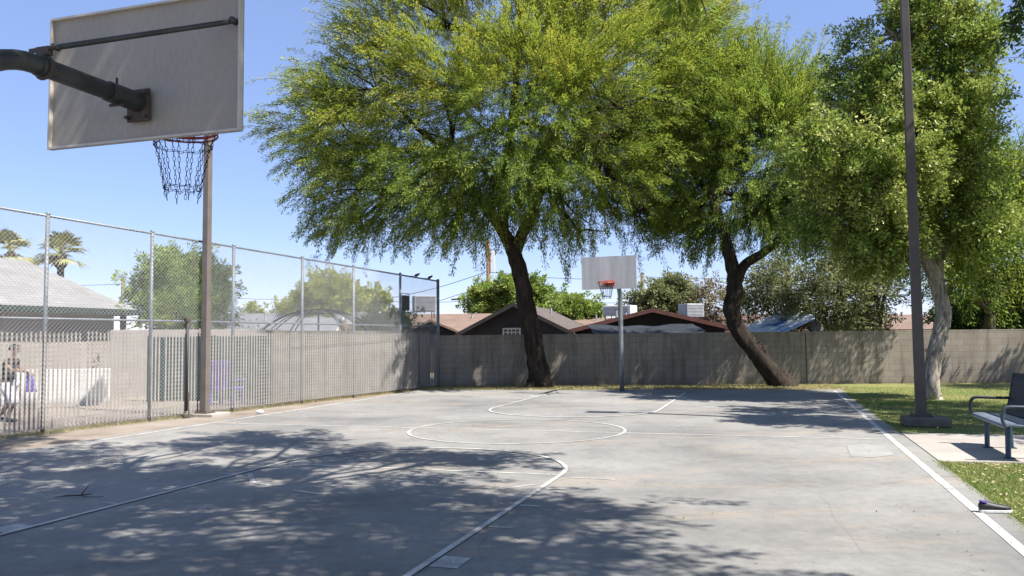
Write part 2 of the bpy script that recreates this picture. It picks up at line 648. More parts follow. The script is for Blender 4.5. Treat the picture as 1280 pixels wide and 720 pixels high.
def np_mesh(name, quads, tint, mat, parent=None, tri=False):
    """quads: (N,4,3) array"""
    k = quads.shape[1]
    n = quads.shape[0]
    me = bpy.data.meshes.new(name)
    me.vertices.add(n * k)
    me.vertices.foreach_set('co', quads.astype(np.float32).ravel())
    me.loops.add(n * k)
    me.loops.foreach_set('vertex_index', np.arange(n * k, dtype=np.int32))
    me.polygons.add(n)
    me.polygons.foreach_set('loop_start', np.arange(0, n * k, k, dtype=np.int32))
    me.polygons.foreach_set('loop_total', np.full(n, k, dtype=np.int32))
    me.update(calc_edges=True)
    if tint is not None:
        a = me.attributes.new('tint', 'FLOAT', 'FACE')
        a.data.foreach_set('value', tint.astype(np.float32))
    me.materials.append(mat)
    o = bpy.data.objects.new(name, me)
    COL.objects.link(o)
    if parent is not None:
        o.parent = parent
    return o


# ------------------------------------------------------------------ foliage
def nrm(a):
    return a / np.maximum(np.linalg.norm(a, axis=-1, keepdims=True), 1e-9)


def sprays(rng, p0, d, L, droop, m, ll, lw, spread, tint, fwd=.7, jitter=.25):
    """feathery sprays: leaflets set along arching twigs. returns leaf quads, tints, twig quads"""
    n = len(p0)
    t = (np.arange(m)[None, :] + rng.random((n, m))) / m
    t = t ** .85
    g = np.zeros((n, 1, 3))
    g[:, 0, 2] = -droop
    P = p0[:, None, :] + d[:, None, :] * (L[:, None] * t)[..., None] + g * (L[:, None] * t ** 2)[..., None]
    tan = nrm(d[:, None, :] + 2 * g * t[..., None])
    rv = nrm(rng.normal(size=(n, m, 3)))
    side = nrm(np.cross(tan, rv))
    P = P + side * (rng.random((n, m, 1)) ** .7) * (spread * (1.15 - .6 * t))[..., None]
    ld_ = nrm(tan * fwd + side * .75 + rng.normal(size=(n, m, 3)) * jitter)
    rv2 = nrm(rng.normal(size=(n, m, 3)) * .75 + np.array([SUN.x * .6, SUN.y * .6, 1.0]))
    w = nrm(np.cross(ld_, rv2))
    sz = (.65 + .7 * rng.random((n, m, 1)))
    l_ = ll * sz
    w_ = lw * sz * (.7 + .6 * rng.random((n, m, 1)))
    q = np.stack([P, P + ld_ * l_ * .5 + w * w_ * .5, P + ld_ * l_, P + ld_ * l_ * .5 - w * w_ * .5], axis=2)
    q = q.reshape(-1, 4, 3)
    ti = np.clip(tint[:, None] + rng.normal(size=(n, m)) * .16, 0, 1).ravel()
    # twigs: 3-segment ribbons (two crossed)
    ts = np.linspace(0, 1, 4)
    S = p0[:, None, :] + d[:, None, :] * (L[:, None] * ts[None])[..., None] + g * (L[:, None] * ts[None] ** 2)[..., None]
    rr = nrm(rng.normal(size=(n, 1, 3)))
    b1 = nrm(np.cross(d[:, None, :], rr))
    b2 = nrm(np.cross(d[:, None, :], b1))
    tw = []
    wd = np.array([.010, .008, .006, .003])
    for b in (b1, b2):
        for k in range(3):
            tw.append(np.stack([S[:, k] - b[:, 0] * wd[k], S[:, k] + b[:, 0] * wd[k], S[:, k + 1] + b[:, 0] * wd[k + 1], S[:, k + 1] - b[:, 0] * wd[k + 1]], axis=1))
    return q, ti, np.concatenate(tw)


def clump_points(rng, lobes, n, inner=.35, per=12, cr=.38):
    """sprays gathered in clumps so that gaps stay open between them"""
    k = max(3, n // per)
    c, dirs, idx, L = lobe_points(rng, lobes, k, inner)
    rep_ = rng.integers(0, k, n)
    p = c[rep_] + rng.normal(size=(n, 3)) * cr * np.array([1, 1, .7])
    d = nrm(dirs[rep_] + rng.normal(size=(k, 3))[rep_] * .35)
    return p, d, idx[rep_], L, rng.normal(size=k)[rep_]


def lobe_points(rng, lobes, n, inner=.35):
    """lobes: (cx,cy,cz,rx,ry,rz[,weight]) -> points, outward directions"""
    L = np.array([l[:6] for l in lobes], float)
    w = np.array([(l[6] if len(l) > 6 else 1.0) * (l[3] * l[4] * l[5]) ** (2 / 3) for l in lobes])
    idx = rng.choice(len(lobes), n, p=w / w.sum())
    dirs = nrm(rng.normal(size=(n, 3)))
    r = (inner ** 3 + (1 - inner ** 3) * rng.random(n)) ** (1 / 3)
    # lumpy surface so that the outline is uneven
    bump = 1 + .16 * np.sin(dirs[:, 0] * 5 + idx) * np.sin(dirs[:, 1] * 6 + 2 * idx) + .10 * np.sin(dirs[:, 2] * 9 + idx * 3)
    c = L[idx, :3]
    s = L[idx, 3:6]
    return c + dirs * s * (r * bump)[:, None] * .86, dirs, idx, L


def limb(mb, a, b, r0, r1, bend=.2, n=6, seg=6, rnd=random, sag=0.0):
    """crooked tapering limb from a to b"""
    a, b = Vector(a), Vector(b)
    L = (b - a).length
    pts, rad = [], []
    ox, oy, oz = [rnd.uniform(-1, 1) * bend * L for _ in range(3)]
    for i in range(seg + 1):
        t = i / seg
        k = math.sin(PI * t)
        j = .035 * L if 0 < i < seg else 0
        pts.append(a.lerp(b, t) + Vector((ox * k + rnd.uniform(-j, j), oy * k + rnd.uniform(-j, j), oz * k * .5 + rnd.uniform(-j, j) + sag * L * k)))
        rad.append(r0 * (1 - t) ** .8 + r1 * (1 - (1 - t) ** .8) if False else r0 + (r1 - r0) * t ** .8)
    mb.tube(pts, rad, n)
    return pts


def smooth_path(pts, n=6):
    """Catmull-Rom through (Vector, radius) knots"""
    out = []
    P = [Vector(p) for p, r in pts]
    Rr = [r for p, r in pts]
    for i in range(len(P) - 1):
        p0, p1, p2, p3 = P[max(i - 1, 0)], P[i], P[i + 1], P[min(i + 2, len(P) - 1)]
        for k in range(n):
            t = k / n
            q = .5 * ((2 * p1) + (p2 - p0) * t + (2 * p0 - 5 * p1 + 4 * p2 - p3) * t * t + (3 * p1 - p0 - 3 * p2 + p3) * t ** 3)
            out.append((q, Rr[i] + (Rr[i + 1] - Rr[i]) * t))
    out.append((P[-1], Rr[-1]))
    return out


def trunk_tube(mb, knots, n=22, rough=.07, rnd=random):
    path = smooth_path(knots)
    o_ = len(mb.v)
    pts = [p + Vector((rnd.uniform(-1, 1), rnd.uniform(-1, 1), 0)) * r * rough for p, r in path]
    mb.tube(pts, [r * rnd.uniform(.95, 1.06) for p, r in path], n)
    # furrowed bark: ridges that wander round the stem, a few knots
    ph = [rnd.uniform(0, 6.28) for _ in range(4)]
    for i, c in enumerate(pts):
        for k in range(n):
            a_ = 2 * PI * k / n
            f = 1 + .055 * math.sin(7 * a_ + ph[0] + .35 * i) + .05 * math.sin(3 * a_ + ph[1] - .2 * i) + .03 * rnd.uniform(-1, 1) + .09 * max(0, math.sin(a_ + ph[2] + i * .9)) ** 8
            j = o_ + i * n + k
            v = Vector(mb.v[j])
            mb.v[j] = tuple(c + (v - c) * f)
    return path


def make_tree(name, label, cat, base, trunks, lobes, nspray, m, Lr, ll, lw, spread, leaf, bark, seed,
              up=.25, out=1.0, rand=.45, droop=(.1, .5), inner=.35, group=None, forks=None, sub=5, tint=(.5, .22),
              keep=None, fwd=.7, extra=None, hitint=.3, limb_r=.12, per=12, cr=.38, lowshort=0):
    """trunks: lists of (Vector, radius) knots in world space. forks: world points limbs start from"""
    rng = np.random.default_rng(seed)
    rnd = random.Random(seed)
    base = Vector(base)
    root = tag(empty(name, base), label, cat, group)
    mb = MB()
    for k in trunks:
        trunk_tube(mb, [(p - base, r) for p, r in k], rnd=rnd)
    forks = [Vector(f) - base for f in (forks or [trunks[0][-1][0]])]
    lob = [(l[0] - base.x, l[1] - base.y, l[2] - base.z) + tuple(l[3:]) for l in lobes]
    for l in lob:
        c = Vector(l[:3])
        f = min(forks, key=lambda q: (q - c).length)
        e = c + Vector((0, 0, -.15 * l[5]))
        pts = limb(mb, f, e, limb_r, .05, .10, 6, 7, rnd, .04)
        for s in range(sub):
            dv = Vector((rnd.gauss(0, 1), rnd.gauss(0, 1), rnd.gauss(0, 1))).normalized()
            q = c + Vector((dv.x * l[3], dv.y * l[4], dv.z * l[5])) * rnd.uniform(.55, .9)
            st = pts[rnd.randint(3, len(pts) - 1)]
            limb(mb, st, q, .045, .012, .12, 4, 4, rnd)
    bo = mb.build('trunk', bark, root, smooth=True)
    p0, dirs, idx, LL, clt = clump_points(rng, lob, nspray, inner, per, cr)
    cen = np.average(LL[:, :3], axis=0)
    glob = nrm(p0 - cen)
    d = nrm(dirs * .6 * out + glob * .7 * out + rng.normal(size=p0.shape) * rand + np.array([0, 0, up]))
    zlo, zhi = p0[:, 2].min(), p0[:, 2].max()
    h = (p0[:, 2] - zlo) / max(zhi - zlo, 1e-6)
    dr = droop[0] * h + droop[1] * (1 - h)
    L = Lr[0] + (Lr[1] - Lr[0]) * rng.random(nspray)
    if lowshort:
        L = L * (lowshort + (1 - lowshort) * np.clip(h * 1.6, 0, 1))
    lobet = rng.normal(size=len(lob)) * .08
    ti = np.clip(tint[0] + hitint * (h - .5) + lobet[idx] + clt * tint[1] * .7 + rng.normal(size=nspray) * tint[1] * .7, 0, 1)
    if extra is not None:
        e0, ed, eL, eg = extra(rng, base)
        p0 = np.concatenate([p0, e0]); d = np.concatenate([d, ed]); L = np.concatenate([L, eL]); dr = np.concatenate([dr, eg])
        ti = np.concatenate([ti, np.full(len(e0), tint[0])])
    if keep is not None:
        tip = p0 + d * L[:, None]
        tip[:, 2] -= dr * L
        b = np.array(base)
        k = keep(p0 + b) & keep(tip + b)
        if extra is not None:
            k[-len(e0):] = True
        p0, d, L, dr, ti = p0[k], d[k], L[k], dr[k], ti[k]
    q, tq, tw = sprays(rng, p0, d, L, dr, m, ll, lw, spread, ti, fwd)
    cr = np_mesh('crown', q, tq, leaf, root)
    np_mesh('twigs', tw, None, M['twig'], root)
    return root


def px_lobes(lst, Y, dz=0.0, ds=1.0):
    """(px, py, rpx, rpy, dY, depth radius[, weight]) as seen in the photograph -> world lobes round distance Y"""
    out = []
    for l in lst:
        y = Y + l[4] + dz
        c = at(l[0], l[1], y)
        k = y / F_PX
        out.append((c.x, c.y, c.z, l[2] * k, l[5] * ds, l[3] * k) + tuple(l[6:7]))
    return out


# ------------------------------------------------------------------ SETTING
G = 900
ground = sheet('ground', [(-G, -G), (G, -G), (G, G), (-G, G)], -.05, M['earth'])

far_l = Vector((-2.9, 25.4)); far_r = Vector((9.4, 23.9))
U_L, U_R = -10.3, 1.68
slab = [cp(U_L - .35, -6), cp(U_R + .24, -6), Vector((9.55, 23.95, 0)), cp(U_L - .15, 23.7)]
mb = MB()
top = [Vector((p.x, p.y, 0)) for p in slab]
bot = [Vector((p.x, p.y, -.16)) for p in slab]
mb.add(top + bot, [(0, 1, 2, 3), (7, 6, 5, 4)] + [(i, (i + 1) % 4, 4 + (i + 1) % 4, 4 + i) for i in range(4)])
court = mb.build('basketball_court', M['court'])
court['kind'] = 'structure'

lawn = sheet('lawn', [cp(U_R + .2, -8), cp(60, -8), (70, 40), (9.0, 28.4), (-2.6, 28.4), (-3.2, 24.5), (3, 23.5)], -.02, M['lawn'])
dirt = sheet('dirt_strip', [cp(U_L - .2, -8), cp(U_L - .2, 23.4), (-2.6, 28.2), (-2.6, 30), (-9, 34), (-40, 44), (-60, 30), (-40, -10)], -.025, M['dirt'])

# painted lines, children of the court
LZ = .004


def strip(name, pts, w, mat=M['paint'], z=LZ, closed=False):
    pts = [Vector((p.x, p.y, 0)) for p in pts]
    vs, fs = [], []
    n = len(pts)
    for i, p in enumerate(pts):
        if closed:
            t = pts[(i + 1) % n] - pts[i - 1]
        else:
            t = pts[min(i + 1, n - 1)] - pts[max(i - 1, 0)]
        t.normalize()
        s = Vector((-t.y, t.x, 0)) * w / 2
        vs += [p - s, p + s]
    m = n if closed else n - 1
    for i in range(m):
        j = (i + 1) % n
        fs.append((2 * i, 2 * j, 2 * j + 1, 2 * i + 1))
    me = bpy.data.meshes.new(name)
    me.from_pydata([(v.x, v.y, z) for v in vs], [], fs)
    if me.polygons[0].normal.z < 0:
        me.flip_normals()
    me.materials.append(mat)
    o = bpy.data.objects.new(name, me)
    COL.objects.link(o)
    o.parent = court
    return o


CU = -4.17
V0, VC, V1 = 3.42, 13.45, 23.45
strip('sideline', [cp(U_L, -5), cp(U_L, 23.2)], .07)
strip('sideline', [cp(U_R, -5), cp(U_R, 24.9)], .085)
strip('halfway_line', [cp(U_L + .05, VC), cp(U_R - .06, VC)], .05, z=LZ)
strip('centre_circle', [cp(CU + 1.83 * math.cos(a), VC + 1.83 * math.sin(a)) for a in np.linspace(0, 2 * PI, 73)[:-1]], .05, z=LZ + .003, closed=True)


def key(vb, sgn):
    vf = vb + sgn * 5.75
    arc = [cp(CU + 1.85 * math.cos(a), vf + sgn * 1.85 * math.sin(a)) for a in np.linspace(0, PI, 33)]
    strip('key_outline', [cp(CU + 1.85, vb)] + arc + [cp(CU - 1.85, vb)], .055, z=LZ + .006)
    strip('free_throw_line', [cp(CU - 1.8, vf), cp(CU + 1.8, vf)], .05, M['old_paint'], z=LZ)
    for sd in (-1, 1):
        for dv in (2.0, 3.1, 4.0, 4.9):
            strip('lane_mark', [cp(CU + sd * 1.89, vb + sgn * dv), cp(CU + sd * 2.1, vb + sgn * dv)], .05 if dv > 2.5 else .28, M['old_paint'], z=LZ)


key(V0, 1)
key(V1, -1)
strip('lane_mark', [cp(CU + 2.0, V0 + 5.6), cp(CU + 2.5, V0 + 5.6)], .045, M['old_paint'])
strip('key_mark', [gnd(312, 592), gnd(316, 603), gnd(338, 607)], .06, M['old_paint'])
strip('key_mark', [gnd(620, 612), gnd(668, 606)], .05, M['old_paint'])
strip('key_mark', [gnd(365, 613), gnd(400, 618)], .06, M['old_paint'])
# pale square patch in the concrete
pt = [gnd(1058, 557), gnd(1083, 555), gnd(1106, 558), gnd(1118, 569), gnd(1092, 572), gnd(1064, 571)]
po = sheet('concrete_patch', pt, LZ, M['patch'], parent=court)

# concrete pad under the bench
mb = MB()
pp = [cp(U_R + .245, 11.25), cp(7, 11.75), cp(7, 14.5), cp(U_R + .245, 14.3)]
mb.add([Vector((p.x, p.y, .012)) for p in pp] + [Vector((p.x, p.y, -.12)) for p in pp],
       [(0, 1, 2, 3), (7, 6, 5, 4)] + [(i, (i + 1) % 4, 4 + (i + 1) % 4, 4 + i) for i in range(4)])
pad = mb.build('path', M['concrete'], bevel=.01)
pad['kind'] = 'structure'


# ------------------------------------------------------------------ grass and litter (stuff)
def blades(name, rng, P, hmin, hmax, w, mat, tlo, thi, lean=.5, z=-.02):
    n = len(P)
    h = hmin + (hmax - hmin) * rng.random(n)
    a = rng.random(n) * 2 * PI
    dx = np.stack([np.cos(a), np.sin(a), np.zeros(n)], 1)
    b = np.column_stack([P, np.full(n, z)])
    le = np.stack([rng.normal(size=n), rng.normal(size=n), np.zeros(n)], 1) * lean * h[:, None]
    tip = b + le + np.array([0, 0, 1.0]) * h[:, None]
    q = np.stack([b - dx * w / 2, b + dx * w / 2, tip], 1)
    pt_ = .5 + .28 * np.sin(P[:, 0] * 1.9 + 1.3 * np.sin(P[:, 1] * 1.1)) * np.sin(P[:, 1] * 2.3 + P[:, 0]) + .22 * np.sin(P[:, 0] * 5.1 + P[:, 1] * 3.7)
    tt = np.clip(.45 * pt_ + .55 * rng.random(n), 0, 1)
    return np_mesh(name, q, tlo + (thi - tlo) * tt, mat)


rng = np.random.default_rng(11)


def uv_pts(rng, n, u0, u1, v0, v1):
    u = u0 + (u1 - u0) * rng.random(n)
    v = v0 + (v1 - v0) * rng.random(n)
    return np.stack([cc * u + ss * v, -ss * u + cc * v], 1)


P1 = uv_pts(rng, 120000, U_R + .18, 6.5, 4.5, 11.3)
P2 = uv_pts(rng, 60000, U_R + .2, 12, 14.5, 22)
P3 = uv_pts(rng, 40000, U_R + .2, 16, 20, 27)
P3 = P3[P3[:, 1] < 27.9 - .123 * (P3[:, 0] + 2.4)]
vv_ = 4.5 + 19.5 * rng.random(9000)
vv_ = vv_[(vv_ < 11.25) | (vv_ > 14.35)]
uu_ = U_R + .24 + np.abs(rng.normal(size=len(vv_))) * .03 - .07 * np.maximum(0, np.sin(vv_ * 3.1) + .6 * np.sin(vv_ * 7.7)) * rng.random(len(vv_))
P4 = np.stack([cc * uu_ + ss * vv_, -ss * uu_ + cc * vv_], 1)
g1 = blades('grass', rng, np.concatenate([P1, P2, P3, P4]), .018, .055, .007, M['grass'], 0, 1, .6)
tag(g1, 'patchy green lawn beside the court and under the bench', 'grass', kind='stuff')
n = 26000
X = -3 + 13 * rng.random(n)
Yw = 27.75 - .123 * (X + 2.4)
Yc = 25.35 - .118 * (X + 2.9)
Yr = Yc + (Yw - Yc) * rng.random(n) ** .7
g2 = blades('dry_grass', rng, np.stack([X, Yr], 1), .02, .09, .012, M['dry'], 0, 1, .7)
tag(g2, 'dry yellow grass strip along the foot of the grey block wall', 'dry grass', kind='stuff')
# dry weeds at the fence foot
n = 9000
t = rng.random(n)
fx = -9.4 + 6.9 * t
fy = 11.9 + 15.3 * t
g3 = blades('dry_weeds', rng, np.stack([fx + rng.normal(size=n) * .14 - .1, fy + rng.normal(size=n) * .1], 1), .02, .10, .008, M['dry'], .2, 1, .8)
tag(g3, 'dry weeds along the foot of the chain link fence', 'weeds', kind='stuff')


def flakes(name, rng, P, s0, s1, mat, z, tlo=0, thi=1):
    n = len(P)
    a = rng.random(n) * 2 * PI
    dx = np.stack([np.cos(a), np.sin(a), .25 * rng.normal(size=n)], 1)
    dy = np.stack([-np.sin(a), np.cos(a), .25 * rng.normal(size=n)], 1)
    s = (s0 + (s1 - s0) * rng.random(n) ** 2)[:, None]
    b = np.column_stack([P, z + s[:, 0] * .35])
    q = np.stack([b - dx * s, b + dy * s * .4, b + dx * s, b - dy * s * .4], 1)
    return np_mesh(name, q, tlo + (thi - tlo) * rng.random(n), mat)


PA = np.concatenate([uv_pts(rng, 1300, U_L, U_R, 4, 24), uv_pts(rng, 260, U_R - .9, U_R + .2, 4, 24), uv_pts(rng, 220, U_L - .1, U_L + 1.0, 4, 24)])
tag(flakes('leaf_litter', rng, PA, .005, .02, M['litter'], .002, 0, .8), 'dry leaf bits scattered over the grey court', 'leaf litter', kind='stuff')
PB = np.concatenate([uv_pts(rng, 5200, U_R + .25, 6, 5, 11.2), uv_pts(rng, 2500, U_R + .25, 10, 14.6, 23)])
tag(flakes('fallen_leaves', rng, PB, .010, .034, M['litter'], .012, .45, 1), 'pale fallen leaves scattered over the lawn', 'fallen leaves', kind='stuff')
PC = np.stack([-2.5 + 12.5 * rng.random(5000), 25.5 + 2.2 * rng.random(5000)], 1)
PC[:, 1] -= .12 * (PC[:, 0] + 2.4)
tag(flakes('leaf_debris', rng, PC, .015, .05, M['litter'], .0, 0, .8), 'brown leaf debris in the strip by the grey block wall', 'leaf debris', kind='stuff')


# ------------------------------------------------------------------ basketball hoops
def hoop(label, loc, rz, d, pole_r, pole_mat, chain_net, zp=3.12, zb=2.9):
    root = tag(empty('basketball_hoop', loc, rz), label, 'basketball hoop')
    Rb = .5
    pts = [(0, 0, -.1), (0, 0, 1.2), (0, 0, zp - Rb)]
    for k in range(1, 13):
        a = PI / 2 * k / 12
        pts.append((0, Rb - Rb * math.cos(a), zp - Rb + Rb * math.sin(a)))
    pts.append((0, d - .16, zp))
    MB().tube(pts, pole_r, 20).build('pole', pole_mat, root, smooth=True)
    mb = MB()
    mb.tube([(0, d - .27, zp), (0, d - .012, zp)], pole_r * 1.16, 20)
    mb.build('collar', pole_mat, root)
    MB().tube([(0, Rb + .015, zp), (0, Rb + .04, zp)], pole_r * 1.1, 20).build('collar', pole_mat, root)
    mb = MB()
    mb.box((0, d - .01, zp - .02), (.17, .016, .21))
    for sx in (-.07, .07):
        for sz in (-.10, .06):
            mb.tube([(sx, d - .05, zp + sz), (sx, d, zp + sz)], .012, 6)
    mb.build('mounting_plate', M['rust'], root)
    MB().tube([(0, d - .2, zp + pole_r), (0, d - .2, zp + pole_r + .05)], .008, 6).build('bolt', M['rust'], root)
    MB().tube([(-.05, d - .2, zp - pole_r - .012), (.05, d - .2, zp - pole_r - .012)], .010, 6).build('bolt', M['rust'], root)
    W, H = 1.52, .9
    # backboard: folded steel panel, shallow tray seen from behind
    mb = MB()
    mb.box((0, d + .034, zb + H / 2), (W, .012, H))
    board = mb.build('backboard', M['boardface'], root)
    mb = MB()
    mb.box((0, d + .026, zb + H / 2), (W - .01, .004, H - .01))
    mb.build('back_panel', M['boardback'], board)
    mb = MB()
    e = .015
    mb.box((0, d + .012, zb + e / 2 - .001), (W, .032, e))
    mb.box((0, d + .012, zb + H - e / 2 + .001), (W, .032, e))
    mb.box((-W / 2 + e / 2 - .001, d + .012, zb + H / 2), (e, .030, H - 2 * e))
    mb.box((W / 2 - e / 2 + .001, d + .012, zb + H / 2), (e, .030, H - 2 * e))
    mb.build('edge_flange', M['boardedge'], board)
    # struts to the upper corners
    yc = Rb + .06
    for sx in (-1, 1):
        mb = MB()
        a = Vector((sx * .05, yc, zp + pole_r + .05))
        b = Vector((sx * .71, d + .006, zb + H - .2))
        mb.tube([a, a.lerp(b, .06), a.lerp(b, .94), b], [.012, .017, .017, .012], 8)
        mb.tube([b + Vector((0, -.03, 0)), b + Vector((0, .02, 0))], .022, 8)
        mb.build('brace', M['hoopgalv'], root, smooth=True)
    mb = MB()
    mb.ring((0, yc, zp), pole_r * 1.08, .016, 20, 6, Matrix.Rotation(R(90), 3, 'X'))
    mb.box((0, yc, zp + pole_r + .035), (.09, .035, .05))
    mb.tube([(-.1, yc, zp + pole_r + .05), (.1, yc, zp + pole_r + .05)], .014, 8)
    mb.build('clamp', M['rust'], root)
    # rim
    fy = d + .04
    mb = MB()
    rc = Vector((0, fy + .15 + .228, zb + .165))
    mb.ring(rc, .222, .011, 36, 8)
    mb.ring(rc + Vector((0, 0, -.03)), .226, .007, 36, 6)
    mb.box((0, fy + .008, zb + .15), (.26, .016, .16))
    for sx in (-1, 1):
        mb.tube([(sx * .10, fy + .01, zb + .165), (sx * .14, fy + .2, zb + .18)], .012, 8)
        mb.tube([(sx * .06, fy + .01, zb + .09), (sx * .10, fy + .2, zb + .165)], .010, 8)
    mb.box((0, fy + .085, zb + .17), (.18, .15, .012))
    mb.build('rim', M['rim'], root)
    # net
    mb = MB()

    def link(c, t, tw):
        t = Vector(t).normalized()
        s = t.orthogonal().normalized()
        s = Matrix.Rotation(tw, 3, t) @ s
        hl, hw, r = .021, .0085, .0024
        loop = []
        for k in range(10):
            a = 2 * PI * k / 10
            loop.append(Vector(c) + t * hl * math.cos(a) + s * hw * math.sin(a))
        b = t.cross(s)
        vs, fs = [], []
        for k, p in enumerate(loop):
            o_ = (p - Vector(c)).normalized()
            vs += [p + o_ * r, p + b * r, p - o_ * r, p - b * r]
        for k in range(10):
            k2 = (k + 1) % 10
            for j in range(4):
                j2 = (j + 1) % 4
                fs.append((4 * k + j, 4 * k2 + j, 4 * k2 + j2, 4 * k + j2))
        mb.add(vs, fs)

    def prof(t):
        return .218 - .105 * t ** .7

    drop = .42
    N = 12
    if chain_net:
        for i in range(N):
            a = 2 * PI * i / N
            ln = 12
            for k in range(ln + (i % 3)):
                t = k / ln
                p = rc + Vector((prof(t) * math.cos(a), prof(t) * math.sin(a), -.03 - drop * t))
                t2 = (k + 1) / ln
                q = rc + Vector((prof(t2) * math.cos(a), prof(t2) * math.sin(a), -.03 - drop * t2))
                link(p, q - p, (k % 2) * PI / 2)
        for tt in (.17, .88):
            m_ = int(2 * PI * prof(tt) / .036)
            for k in range(m_):
                a = 2 * PI * k / m_
                sag = .016 * abs(math.sin(a * N / 2))
                p = rc + Vector((prof(tt) * math.cos(a), prof(tt) * math.sin(a), -.03 - drop * tt - sag))
                link(p, (-math.sin(a), math.cos(a), 0), (k % 2) * PI / 2)
        mb.build('chain_net', M['chain'], root)
    else:
        for i in range(10):
            a = 2 * PI * i / 10
            pts = [rc + Vector((prof(t) * math.cos(a), prof(t) * math.sin(a), -.03 - .42 * t)) for t in (0, .3, .6, 1)]
            mb.tube(pts, .007, 5)
        for tt in (.2, .85):
            mb.ring(rc + Vector((0, 0, -.03 - .42 * tt)), prof(tt), .005, 24, 5)
        mb.build('chain_net', M['chain'], root)
    return root


hoop('near basketball hoop seen from behind with tan backboard and hanging chain net', cp(-3.87, 2.98), -CA, 1.30, .055, M['hoopgalv'], True, 3.11, 2.865)
hoop('far basketball hoop with small grey backboard and red rim before the block wall', cp(CU - .02, 23.95), -CA + PI, 1.70, .068, M['galv'], False)


# ------------------------------------------------------------------ lamp posts
def lamp_post(label, loc, mat, Hh, w0, w1, head_dir, rz=-CA, zf=.14):
    root = tag(empty('lamp_post', loc, rz), label, 'lamp post', 'square lamp posts beside the court')
    MB().tube([(0, 0, zf), (0, 0, 2.5), (0, 0, Hh)], [w0 * .7071, (w0 * .7 + w1 * .3) * .7071, w1 * .7071], 4, square=True).build('pole', mat, root, bevel=.012)
    mb = MB()
    mb.box((0, 0, zf + .012), (w0 + .16, w0 + .16, .03))
    for sx in (-1, 1):
        for sy in (-1, 1):
            mb.tube([(sx * (w0 / 2 + .045), sy * (w0 / 2 + .045), zf + .02), (sx * (w0 / 2 + .045), sy * (w0 / 2 + .045), zf + .06)], .016, 6)
    mb.build('base_plate', M['rust'], root, bevel=.004)
    MB().box((w0 / 2 - .005, -.01, .72), (.02, .09, .16)).build('hand_hole_cover', M['rust'], root, bevel=.005)
    mb = MB()
    mb.box((head_dir * .2, 0, Hh - .06), (.36, .07, .07))
    mb.build('lamp_arm', mat, root)
    mb = MB()
    mb.box((head_dir * .68, 0, Hh - .04), (.62, .36, .18))
    hd = mb.build('lamp_head', mat, root, bevel=.03)
    MB().box((head_dir * .68, 0, Hh - .135), (.5, .28, .012)).build('lens', M['glass'], hd)
    return root, w0


r1, _ = lamp_post('tall brown square lamp post on a concrete block beside the bench', gnd(1152, 531), M['polepaint'], 8.0, .165, .13, -1)
MB().box((0.06, 0, .065), (.72, .62, .15)).build('footing', M['footing'], r1, bevel=.025)
r2, _ = lamp_post('tan square lamp post by the chain link fence behind the near backboard', gnd(256, 519), M['poletan'], 8.0, .15, .13, 1, R(90) - CA, .045)
MB().box((.1, 0, -.02), (.62, .7, .13)).build('footing', M['concrete'], r2, bevel=.02)

# ------------------------------------------------------------------ chain link fence
F0, F1 = gnd(53, 541), gnd(548, 484)
fd = (F1 - F0).normalized()
FL = (F1 - F0).length
step = FL / 6
root = tag(empty('chain_link_fence', F0, math.atan2(fd.y, fd.x)), 'tall chain link fence with grey posts and beige slats along the left side', 'fence')
FH0, FSL = 3.83, .33 / FL


def fence_top(x):
    return FH0 - FSL * x


x_start = -2 * step
MID = 2.0
for k in range(-2, 7):
    x = k * step + (random.uniform(-.1, .1) if 0 < k < 6 else 0)
    mb = MB()
    FH = fence_top(x)
    mb.tube([(x, 0, -.1), (x, 0, FH + (.02 if k != 6 else .06))], .036 if k != 6 else .05, 10)
    mb.ball((x, 0, FH + .03), .045, 8, 5)
    mb.build('post', M['galv'], root, smooth=True)
MB().tube([(x_start, 0, fence_top(x_start)), (FL, 0, fence_top(FL))], .024, 8).build('top_rail', M['galv'], root, smooth=True)
MB().tube([(x_start, 0, MID), (FL, 0, MID)], .021, 8).build('middle_rail', M['galv'], root, smooth=True)
mb = MB()
# woven wire: two families of diagonal wires, the knuckle offset between them 6 mm
pitch = .082
wr = .0034
x0, x1, z0 = x_start, FL, .06
yb = -.045
Hm = fence_top(x_start) - z0
k = x0 - Hm
while k < x1:
    for sgn in (1, -1):
        if sgn > 0:
            zt = (FH0 - .01 - FSL * (k - z0)) / (1 + FSL)
            a = (k, z0); b = (k + zt - z0, zt)
        else:
            zt = (FH0 - .01 - FSL * (k + Hm + z0)) / (1 - FSL)
            a = (k + Hm, z0); b = (k + Hm - (zt - z0), zt)
        (ax, az), (bx, bz) = a, b
        def clipx(ax, az, bx, bz):
            pts = [(ax, az), (bx, bz)]
            out = []
            for lim, hi in ((x0, False), (x1, True)):
                pass
            t0, t1 = 0.0, 1.0
            dx = bx - ax
            ta, tb = (x0 - ax) / dx, (x1 - ax) / dx
            t0 = max(t0, min(ta, tb)); t1 = min(t1, max(ta, tb))
            if t1 - t0 < 1e-4:
                return None
            return (ax + dx * t0, az + (bz - az) * t0, ax + dx * t1, az + (bz - az) * t1)
        c = clipx(ax, az, bx, bz)
        if c:
            mb.tube([(c[0], yb + sgn * .003, c[1]), (c[2], yb + sgn * .003, c[3])], wr, 3, cap=False)
    k += pitch
mb.build('wire_mesh', M['wire'], root)
# slats woven upright in the lower panel
mb = MB()
x = x_start + .06
rs = random.Random(3)
while x < FL - .05:
    if rs.random() > .02:
        w = .036
        tw = Matrix.Rotation(rs.uniform(-.18, .18), 3, 'Z')
        zt = 1.77 + rs.uniform(-.03, .015)
        mb.box((x, yb + .012, (zt + .07) / 2), (w, .004, zt - .07), tw)
    x += .086
mb.build('privacy_slats', M['slat'], root)
